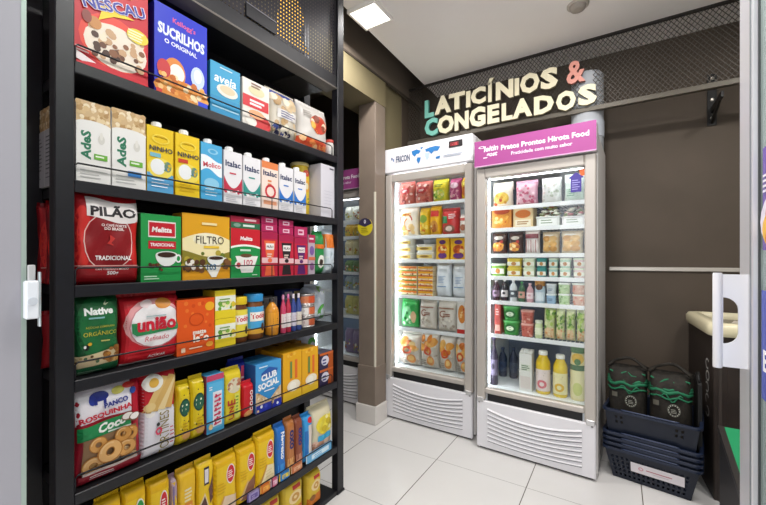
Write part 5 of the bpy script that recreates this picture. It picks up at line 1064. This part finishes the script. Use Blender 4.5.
for k in range(3):
    y = at_x(272+14*k, XP-.15)[0]; put(boxpack(.062, .08, .20, '#d99a2c', '#b87a1a', lambda P: P.rect(0, .0, 1, .3, '#c97a1f', 2).ell(.5, .6, .3, .16, '#efdcb0')), y, SH[4]+.0005, .08, 'biscuit_box', ['first', 'second', 'third'][k]+' orange box of the row behind the blue cracker box', 'biscuit box', g, x=XP-.15)
pbag(323, 336.5, 332, 4, .10, '#cfd6e6', lambda P: P.ell(.62, .66, .4, .2, '#5ab04a', inner=.55).ell(.4, .3, .3, .12, '#b9c9e0'), 'rice_bag', 'pale plastic bag with a green stripe behind the dark snack boxes', 'food bag', g, 38, x=XP-.125)
# sixth shelf
g = 'biscuits on the sixth rack shelf'
def bau(pic, seed):
    def f(P):
        P.rect(.01, .01, .99, .99, '#edc41c').rect(0, .88, 1, 1, '#e3b212', 3)
        P.ell(.66, .70, .20, .165, '#f2e6e0').ell(.66, .70, .165, .145, '#cf2430').lines(.54, .78, .75, 4, .034, '#f6e2de', .009)
        if pic == 'choc': P.poly([(.1, .1), (.6, .06), (.95, .30), (.95, .46), (.5, .36)], '#8a5a44').poly([(.1, .1), (.5, .36), (.48, .42), (.06, .16)], '#e0b87a')
        elif pic == 'van': P.poly([(.05, .08), (.9, .05), (.95, .40), (.5, .44)], '#ecdcb0').poly([(.05, .08), (.5, .44), (.46, .47), (.02, .14)], '#c9964a').lines(.4, .85, .34, 4, .05, '#d9c48a', .006)
        elif pic == 'pale': P.poly([(.05, .05), (.95, .02), (.95, .30), (.4, .36)], '#ecd0b0').poly([(.05, .05), (.4, .36), (.36, .38), (.0, .12)], '#d9a868')
        P.lines(.08, .45, .60, 4, .05, '#d9ad14', .008)
    return f
items6 = [(98, 122.5, 497, 'choc', 'flat yellow wafer pack with a red oval, nearest the front rack post'), (123.5, 148, 484, 'van', 'yellow wafer pack with a green oval emblem'), (148.5, 171, 478, 'pale', 'yellow wafer pack with a red oval beside the green oval pack')]
def bau_green(P):
    bau('van', 2)(P); P.ell(.66, .70, .205, .17, '#f0f0e0').ell(.66, .70, .17, .15, '#2f9a4a').lines(.52, .78, .75, 4, .035, '#eef4e6', .01)
pbag(97, 122.5, 497, 5, .05, '#edc41c', bau('choc', 1), 'wafer_pack', items6[0][4], 'wafer pack', g, 41, px=8, pz=12, wr=.02)
pbag(123.5, 147.5, 485, 5, .05, '#edc41c', bau_green, 'wafer_pack', items6[1][4], 'wafer pack', g, 42, px=8, pz=12, wr=.02)
pbag(149, 171, 478, 5, .05, '#edc41c', bau('pale', 3), 'wafer_pack', items6[2][4], 'wafer pack', g, 43, px=8, pz=12, wr=.02)
pbag(171.5, 178, 476, 5, .05, '#b59aa8', lambda P: P.rect(.1, .05, .9, .95, '#e0b82c', 3).rect(.2, .1, .45, .9, '#7a6a9a', 3), 'wafer_pack', 'thin lilac and yellow wafer pack edge on, beside three yellow packs', 'wafer pack', g, 44, px=8, pz=12, wr=.02)
pbag(178.5, 197, 468, 5, .05, '#e9b82a', lambda P: P.rect(.02, .02, .98, .98, '#ebbc24').lines(.3, .8, .74, 4, .05, '#efdfb0', .014).rect(.3, .1, .75, .56, '#e08a2a', 3).lines(.35, .7, .5, 6, .07, '#f2d08a', .014), 'wafer_pack', 'yellow and orange wafer pack with pale lines', 'wafer pack', g, 45, px=8, pz=12, wr=.02)
def nutp(P): P.rect(.02, .02, .98, .98, '#edc41c').rect(.36, .66, .66, .92, '#2a2030', 2).rect(.40, .69, .62, .89, '#e6dfe0', 2).poly([(.05, .40), (.4, .56), (.72, .28), (.36, .10)], '#e6cfa8').poly([(.12, .39), (.4, .51), (.64, .28), (.37, .15)], '#5a3a34').poly([(.62, .58), (.96, .82), (.98, .46), (.75, .36)], '#6a463c')
pbag(197.5, 214.5, 459, 5, .05, '#edc41c', nutp, 'wafer_pack', 'yellow wafer pack with brown wafer squares', 'wafer pack', g, 46, px=8, pz=12, wr=.02)
pbag(215, 238, 455, 5, .06, '#f0c81c', bau('pale', 4), 'wafer_pack', 'broad yellow wafer pack beside the brown wafer squares', 'wafer pack', g, 47, px=8, pz=12, wr=.02)
pbag(238.5, 257, 444, 5, .06, '#f0c81c', bau('choc', 5), 'wafer_pack', 'broad yellow wafer pack with a chocolate slab picture', 'wafer pack', g, 48, px=8, pz=12, wr=.02)
pbag(257.5, 276, 431, 5, .06, '#f0c81c', bau('van', 6), 'wafer_pack', 'broad yellow wafer pack with a vanilla slab, beside the blue packs', 'wafer pack', g, 49, px=8, pz=12, wr=.02)
def vert(t, bg, c2, tc):
    def f(P):
        P.rect(.02, .02, .98, .98, bg).rect(.1, .04, .9, .3, c2, 3)
        P.txt(t, .52, .64, .5*P.h/P.w if len(t) > 4 else .36*P.h/P.w, tc, hgt=.5*P.w/P.h, rot=-pi/2, bold=.04)
    return f
pbag(277, 286.5, 424, 5, .055, '#2a72c4', vert('Negresco', '#2a72c4', '#3f93d9', '#f2f5fa'), 'biscuit_pack', 'blue biscuit pack with vertical white lettering on the sixth shelf', 'biscuit pack', g, 50, px=6, pz=10, wr=.02)
pbag(287, 295.5, 418, 5, .055, '#b5703a', vert('oxo', '#b87440', '#e0a868', '#2a2a6a'), 'biscuit_pack', 'light brown biscuit pack with vertical navy lettering', 'biscuit pack', g, 51, px=6, pz=10, wr=.02)
pbag(296, 303.5, 416, 5, .055, '#8a4a34', vert('oxo', '#8f4e38', '#c98a70', '#2a2a7a'), 'biscuit_pack', 'dark brown biscuit pack with vertical navy lettering', 'biscuit pack', g, 52, px=6, pz=10, wr=.02)
pbag(304, 313, 414, 5, .06, '#2f8fd0', lambda P: P.rect(.02, .02, .98, .98, '#3a9ad9').rect(.5, .1, .96, .8, '#e0d0c4', 3).ell(.7, .9, .3, .06, '#cf2a34').rect(.1, .1, .4, .7, '#2a70b8', 3), 'biscuit_pack', 'blue biscuit pack with a red top spot beside the clear roll bag', 'biscuit pack', g, 53, px=6, pz=10, wr=.02)
pbag(313.5, 334.5, 405, 5, .10, '#d9cfb0', lambda P: P.rect(.08, .05, .9, .3, '#d9b59a').ell(.55, .62, .42, .2, '#e3cf3a').dots(.2, .5, .9, .78, 10, .09, ['#e9d94a', '#c9b02a', '#efe6a0'], 6).rect(.2, .3, .8, .42, '#3aa0c9', 3).dots(.1, .06, .5, .4, 5, .12, ['#c99070', '#e0b8a0'], 7), 'bread_bag', 'clear yellow bag of bread rolls at the sixth shelf end', 'bread bag', g, 54)
# little bars lying along the front of the sixth shelf
for k, (a_, b_, c_, c2, l) in enumerate(((247, 259.5, '#a99ac9', '#6a5a9a', 'purple wrapped bar, first along the sixth shelf rail'), (260, 270, '#e07a2c', '#f2b04a', 'orange wrapped bar between the purple and pink bars'), (270.5, 277.5, '#d96a8a', '#f0c9d6', 'pink wrapped bar beside the orange one'), (279, 290, '#2f7fc4', '#e3c83a', 'blue and yellow wrapped bar along the sixth shelf rail'), (291, 302, '#c9764a', '#e3b08a', 'brown wrapped bar along the sixth shelf rail'), (306, 332, '#6ab0dc', '#d9ecf6', 'long light blue pack lying along the sixth shelf rail'))):
    y0, _ = at_x(a_, XF-.016); y1, _ = at_x(b_, XF-.016); w = y1-y0; h_ = .034 if k < 5 else .042
    a = M(); a.box(-w/2+.006, w/2-.006, -.005, .005, 0, h_, mat(c_, .3), .002)
    for s in (-1, 1): a.box(s*(w/2-.006), s*(w/2-.0005), -.0012, .0012, .002, h_-.002, mat(c2, .35))
    P = Print(a, w-.012, h_, lambda u, v, kk: (u, -.005-kk, v)); P.rect(.15, .25, .85, .75, c2, 2).lines(.25, .7, .55, 2, .2, c_, .05)
    tag(a.build('snack_bar', None, (XF-.016, (y0+y1)/2, SH[5]+.0012), pi/2), l, 'snack bar', 'wrapped bars along the sixth shelf rail')
# second row of packs behind, showing above the front ones
for k in range(5):
    y, _ = at_x(118+20*k, XP-.10); c_ = ['#c98a1f', '#b5801f', '#d9a52a', '#3f3a8a', '#c9982a'][k]
    put(bag(.056, .05, .165, c_, lambda P, k=k: P.rect(.1, .1, .9, .5, '#a8641f' if k != 3 else '#5a55b0', 3), 55+k, px=8, pz=12), y+.05, SH[5]+.0005, .05, 'biscuit_pack', ['amber biscuit pack behind the first yellow wafer packs', 'dark amber biscuit pack, second of the row behind the yellow wafer packs', 'golden biscuit pack, third of the row behind the yellow wafer packs', 'violet blue biscuit pack in the row behind the broad yellow packs', 'golden biscuit pack behind the vanilla slab wafer pack'][k], 'biscuit pack', 'packs behind the yellow wafer packs', x=XP-.075)
# bottom shelf
g = 'yellow packs on the bottom rack shelf'
def cooky(P): P.rect(.02, .02, .98, .98, '#d9b93a').ell(.55, .62, .34, .16, '#e9cf9a').ell(.55, .62, .2, .1, '#c9964a', inner=.4).rect(.4, .82, .8, .92, '#b5342c', 2).strip(lambda u: .02, lambda u: .3+.1*u, '#c9701f', u0=.02, u1=.98).ell(.3, .3, .2, .08, '#8a5a2a')
for k, (a_, b_, py, l) in enumerate(((243, 261, 498, 'yellow pack on the bottom shelf, first of three'), (262, 281, 488, 'yellow pack of cookies in the middle of the bottom shelf'), (284, 304, 478, 'yellow pack of cookies at the end of the bottom shelf'), (308, 322, 471, 'narrow yellow and orange pack at the very end of the bottom shelf'))):
    y, w, h = slot(a_, b_, py, .02); h = min(h, .185); put(bag(w-.002, .06, h-.01, '#d9b93a', cooky, 60+k, px=7, pz=10, wr=.03), y, .0205, .06, 'cookie_pack', l, 'cookie pack', g)

# ================================================================== RIGHT CORNER: counter, baskets, bags, bin
t = thing('counter_cabinet', 'dark counter cabinet with a rounded cream top edge in the corner', 'counter', (.758, 2.663, 0), radians(3.6))
DKW = noisy('dark_brown_laminate', '#2a2320', '#332b27', 9, .45); CRM = mat('#d8cfae', .35)
a = M(); a.box(-.38, .38, -.255, .255, .0, .80, DKW, .004)
P = Print(a, .51, .80, lambda u, v, k: (-.38-k, -u, v)); wl = '#c9c6c0'
for q, (a0, a1, du) in enumerate(((.6, 5.4, 0), (0, 6.28, .01), (-2.2, 2.4, -.01), (.5, 4.2, .0), (3.6, 8.2, .01))): P.ell(.79+du, .80-.075*q, .06, .034, wl, inner=.72, a0=a0, a1=a1, n=16, rings=1)
a.build('body', t)
a = M(); a.box(-.362, -.35, -.2585, -.254, .0, .80, mat('#3f3834', .4)); a.box(-.33, .33, -.2585, -.254, .06, .76, DKW, .004); a.build('front_panel', t)
a = M()
def rr(x0, x1, y0, y1, r, n=6):
    out = []
    for cx_, cy_, a0 in ((x1-r, y1-r, 0), (x0+r, y1-r, pi/2), (x0+r, y0+r, pi), (x1-r, y0+r, 1.5*pi)):
        for i in range(n+1): out.append((cx_+r*cos(a0+pi/2*i/n), cy_+r*sin(a0+pi/2*i/n)))
    return out
o1 = rr(-.395, .38, -.27, .255, .05); i1 = rr(-.345, .345, -.22, .22, .03); N_ = len(o1)
lay = [(o1, .80), (rr(-.402, .382, -.277, .257, .055), .812), (rr(-.402, .382, -.277, .257, .055), .845), (rr(-.39, .378, -.265, .25, .05), .862), (i1, .864), (i1, .825)]
vs = [(x, y, z) for p, z in lay for x, y in p]; fs = []
for k in range(len(lay)-1):
    for i in range(N_): fs.append((k*N_+i, k*N_+(i+1) % N_, (k+1)*N_+(i+1) % N_, (k+1)*N_+i))
a.add(vs, fs, CRM, True); a.add([(x, y, .80) for x, y in o1], [tuple(range(N_))[::-1]], CRM); a.build('rim', t)
a = M(); a.add([(x, y, .826) for x, y in i1], [tuple(range(N_))], mat('#3a322c', .25)); a.add([(x, y, .8005) for x, y in i1], [tuple(range(N_))[::-1]], mat('#3a322c', .25)); a.build('top_inset', t)
for k, (x, y, r_, c_, l) in enumerate(((.53, 2.53, .2, '#e6e0d4', 'white paper leaflet lying on the dark counter top, nearer the door'), (.60, 2.72, -.3, '#d9cfc0', 'cream paper leaflet lying on the dark counter top, nearer the wall'))):
    a = M(); a.box(-.07, .07, -.05, .05, 0, .004, mat(c_, .6), .0005); a.box(-.06, .06, -.04, .04, .004, .0045, mat('#cfc6b6', .6)); tag(a.build('leaflet', None, (x, y, .8285), r_), l, 'leaflet')

# shopping baskets
NAVY = mat('#101828', .38); BX, BY = .160, 2.475; BW, BD = .198, .165   # half sizes of the rim
def basket(z, h, full, label, sticker=False):
    t = thing('shopping_basket', label, 'basket', (BX, BY, z), radians(-9), 'navy shopping baskets in the stack')
    m = M(); bw, bd = BW-.035, BD-.03; th = .0025
    def wall(px0, px1, py0, py1, tx, ty, nh, axis):
        pass
    def hw(zq): return bw+(BW-bw)*zq/h, bd+(BD-bd)*zq/h
    rows = 5 if full else 0; z0, z1 = .02, min(.135, h*.8)
    # side walls as grids with square openings
    for side in range(4):
        L0 = (bw, bd)[side % 2]; n = 15 if side % 2 == 0 else 12
        zs = [0, z0]
        if rows:
            for r in range(rows): zs += [z0+(z1-z0)*(r+.58)/rows, z0+(z1-z0)*(r+1)/rows]
        else:
            zs += [h-.072, h-.058, h-.046, h-.032]
        zs.append(h-.004)
        def pt(s, zq, off):
            X, Y = hw(zq); X -= off; Y -= off
            return ((s*X, -Y, zq), (X, s*Y, zq), (-s*X, Y, zq), (-X, -s*Y, zq))[side]
        ss_ = [-1, -.9]
        for i in range(n): ss_ += [-.9+1.8*(i+.5)/n, -.9+1.8*(i+1)/n]
        ss_.append(1)
        for j in range(len(zs)-1):
            for i in range(len(ss_)-1):
                hole = False
                if rows: hole = 1 <= j < len(zs)-2 and (j % 2 == 1) and i >= 1 and i < len(ss_)-2 and i % 2 == 1
                else: hole = j in (2, 4) and i % 2 == 1 and i in (3, 5, 2*n-5, 2*n-3)
                if hole: continue
                A_, B_ = ss_[i], ss_[i+1]; p = [pt(A_, zs[j], 0), pt(B_, zs[j], 0), pt(B_, zs[j+1], 0), pt(A_, zs[j+1], 0)]; q = [pt(A_, zs[j], th), pt(B_, zs[j], th), pt(B_, zs[j+1], th), pt(A_, zs[j+1], th)]
                m.add(p+q, [(0, 1, 2, 3), (7, 6, 5, 4), (0, 4, 5, 1), (1, 5, 6, 2), (2, 6, 7, 3), (3, 7, 4, 0)], NAVY)
    m.box(-bw, bw, -bd, bd, 0, .003, NAVY)
    m.build('body', t)
    rm = M(); o_ = rr(-BW-.012, BW+.012, -BD-.012, BD+.012, .03); i_ = rr(-BW+.003, BW-.003, -BD+.003, BD-.003, .018); N_ = len(o_)
    lay = [(i_, h-.012), (o_, h-.012), (o_, h-.001), (rr(-BW-.009, BW+.009, -BD-.009, BD+.009, .028), h+.001), (i_, h+.001)]
    vs = [(x, y, zq) for p, zq in lay for x, y in p]; fs = []
    for k in range(5):
        k2 = (k+1) % 5
        for i in range(N_): fs.append((k*N_+i, k*N_+(i+1) % N_, k2*N_+(i+1) % N_, k2*N_+i))
    rm.add(vs, fs, mat('#151f34', .35)); rm.build('rim', t)
    for sgn in (-1, 1):
        hb = M(); yy = sgn*(BD+.009); hb.tube([(-.12, yy*.98, h+.004), (-.11, yy, h+.006), (.11, yy, h+.006), (.12, yy*.98, h+.004)], .0035, mat('#39435c', .35), 8); hb.build('handle', t)
    if sticker:
        s_ = M(); zc_ = .088; X, Y = hw(zc_); sl = (BD-bd)/h; w_, h_ = .22, .052
        f = lambda u, v, k: (u+.03, -(bd+sl*(zc_-h_/2+v))-.0015-k, zc_-h_/2+v)
        P = Print(s_, w_, h_, f); P.rect(0, 0, 1, 1, '#dcd6d9', 2).lines(.3, .85, .5, 1, .1, '#b5727a', .05).ell(.2, .5, .05, .18, '#c98a94', inner=.6).lines(.42, .8, .30, 1, .1, '#b9aab2', .025)
        s_.build('name_sticker', t)
    return t
basket(0, .168, True, 'lowest navy basket of the stack, with a white sticker on its holed front', True)
for k, l in enumerate(('second navy basket from the floor in the stack', 'third navy basket from the floor in the stack', 'fourth navy basket from the floor in the stack')):
    basket(.0275*(k+1), .168, True, l)
basket(.1105, .262, False, 'topmost and tallest navy basket, holding two dark tote bags')

# dark tote bags standing in the top basket
FAB = noisy('dark_brown_fabric', '#1d1a15', '#2a251e', 60, .8); GRN = mat('#1c6a48', .7)
def tote(x, y, rz, w, h, d, label, seed, handle=True):
    R = random.Random(seed)
    t = thing('tote_bag', label, 'bag', (x, y, .15), rz, 'tote bags in the top basket')
    m = bag(w, d, h, '#25211b', None, seed, 'block', .8, px=6, wr=.06)
    m.mats[0] = FAB
    P = Print(m, w, h, lambda u, v, k: (u, -d/2*max(.02, (1-min(1, abs(2*u/w))**6))**.5*(1 if v/h < .78 else max(0, 1-((v/h-.78)/.22)**2.2)**.6)*1.07-k, v), base=.002)
    P.ell(.60, .60, .15, .075, '#6a6a60', inner=.86, n=24)
    for i in range(14):
        a_ = 2*pi*i/14; P.ell(.60+.12*cos(a_), .60+.06*sin(a_), .014, .009, '#b5b5a8', n=6, rings=1)
    P.lines(.53, .67, .61, 3, .018, '#9a9a8e', .004).rect(.12, .63, .26, .69, '#5a574c', 2)
    m.build('body', t)
    g_ = M()
    for (z, e) in ((.80, -.004), (.83, -.012), (.855, -.022), (.735, .002)): g_.tube([(-w/2*.98+w*.98*i/10, -d/2*1.03-e+.6*d/2*((i-5)/5)**6, h*z+.008*sin(i*1.3+seed)) for i in range(11)], .009 if z > .75 else .005, GRN, 6)
    g_.build('green_piping', t)
    for k in range(2):
        hb = M(); o_ = -.02+.04*k; hb.tube([(-.09+.18*i/12, o_+.012*sin(i+k), h*.99+.055*sin(pi*i/12)*(1 if k == 0 else .8)) for i in range(13)], .008, FAB, 6); hb.build('handle', t)
    a = M(); a.tube([(-w/2*.9+w*.9*i/8, -d/2*.66+.01*sin(i*2.), h*.92+.012*cos(i*1.7)) for i in range(9)], .0045, GRN, 6); a.tube([(-w*.2+w*.5*i/8, -d/2*1.06, h*.735+.02*sin(i*1.1)) for i in range(9)], .004, GRN, 6); a.build('drawstring', t)
    return t
tote(.046, 2.47, radians(-4), .18, .43, .12, 'dark tote bag with green piping beside the magenta freezer', 3)
tote(.232, 2.44, radians(-8), .178, .43, .13, 'dark tote bag with green piping beside the dark counter', 5)
t = thing('folded_bag', 'plain black folded bag wedged between the tote and the dark counter', 'bag', (.343, 2.43, .15), radians(0), None)
a = M(); a.prism([(-.06, 0), (.07, 0), (.075, .43), (.03, .445), (-.045, .40)], -.008, .008, 'x', mat('#131211', .6))
a.build('body', t)
a = M(); a.tube([(0, -.03, .40), (0, -.03, .425), (0, .0, .452), (0, .035, .44), (0, .045, .42)], .006, mat('#131211', .6), 8); a.build('handle', t)
# tilted dark bin with a green lid beside the counter
t = thing('waste_bin', 'dark bin with a slanted green lid in front of the counter', 'bin', (.555, 1.90, 0))
a = M(); a.prism([(-.16, 0), (.165, 0), (.165, .45), (-.16, .34)], -.195, .195, 'x', mat('#1c1a19', .5)); a.build('body', t)
for x0, x1 in ((-.2, -.18), (.18, .2)):
    a = M(); a.prism([(-.168, .337), (.17, .452), (.17, .475), (-.168, .36)], x0, x1, 'x', mat('#2a2624', .4)); a.build('lid_rail', t)
a = M(); a.prism([(-.168, .340), (.17, .455), (.17, .473), (-.168, .358)], -.18, .18, 'x', mat('#1f8a58', .45)); a.build('lid', t)
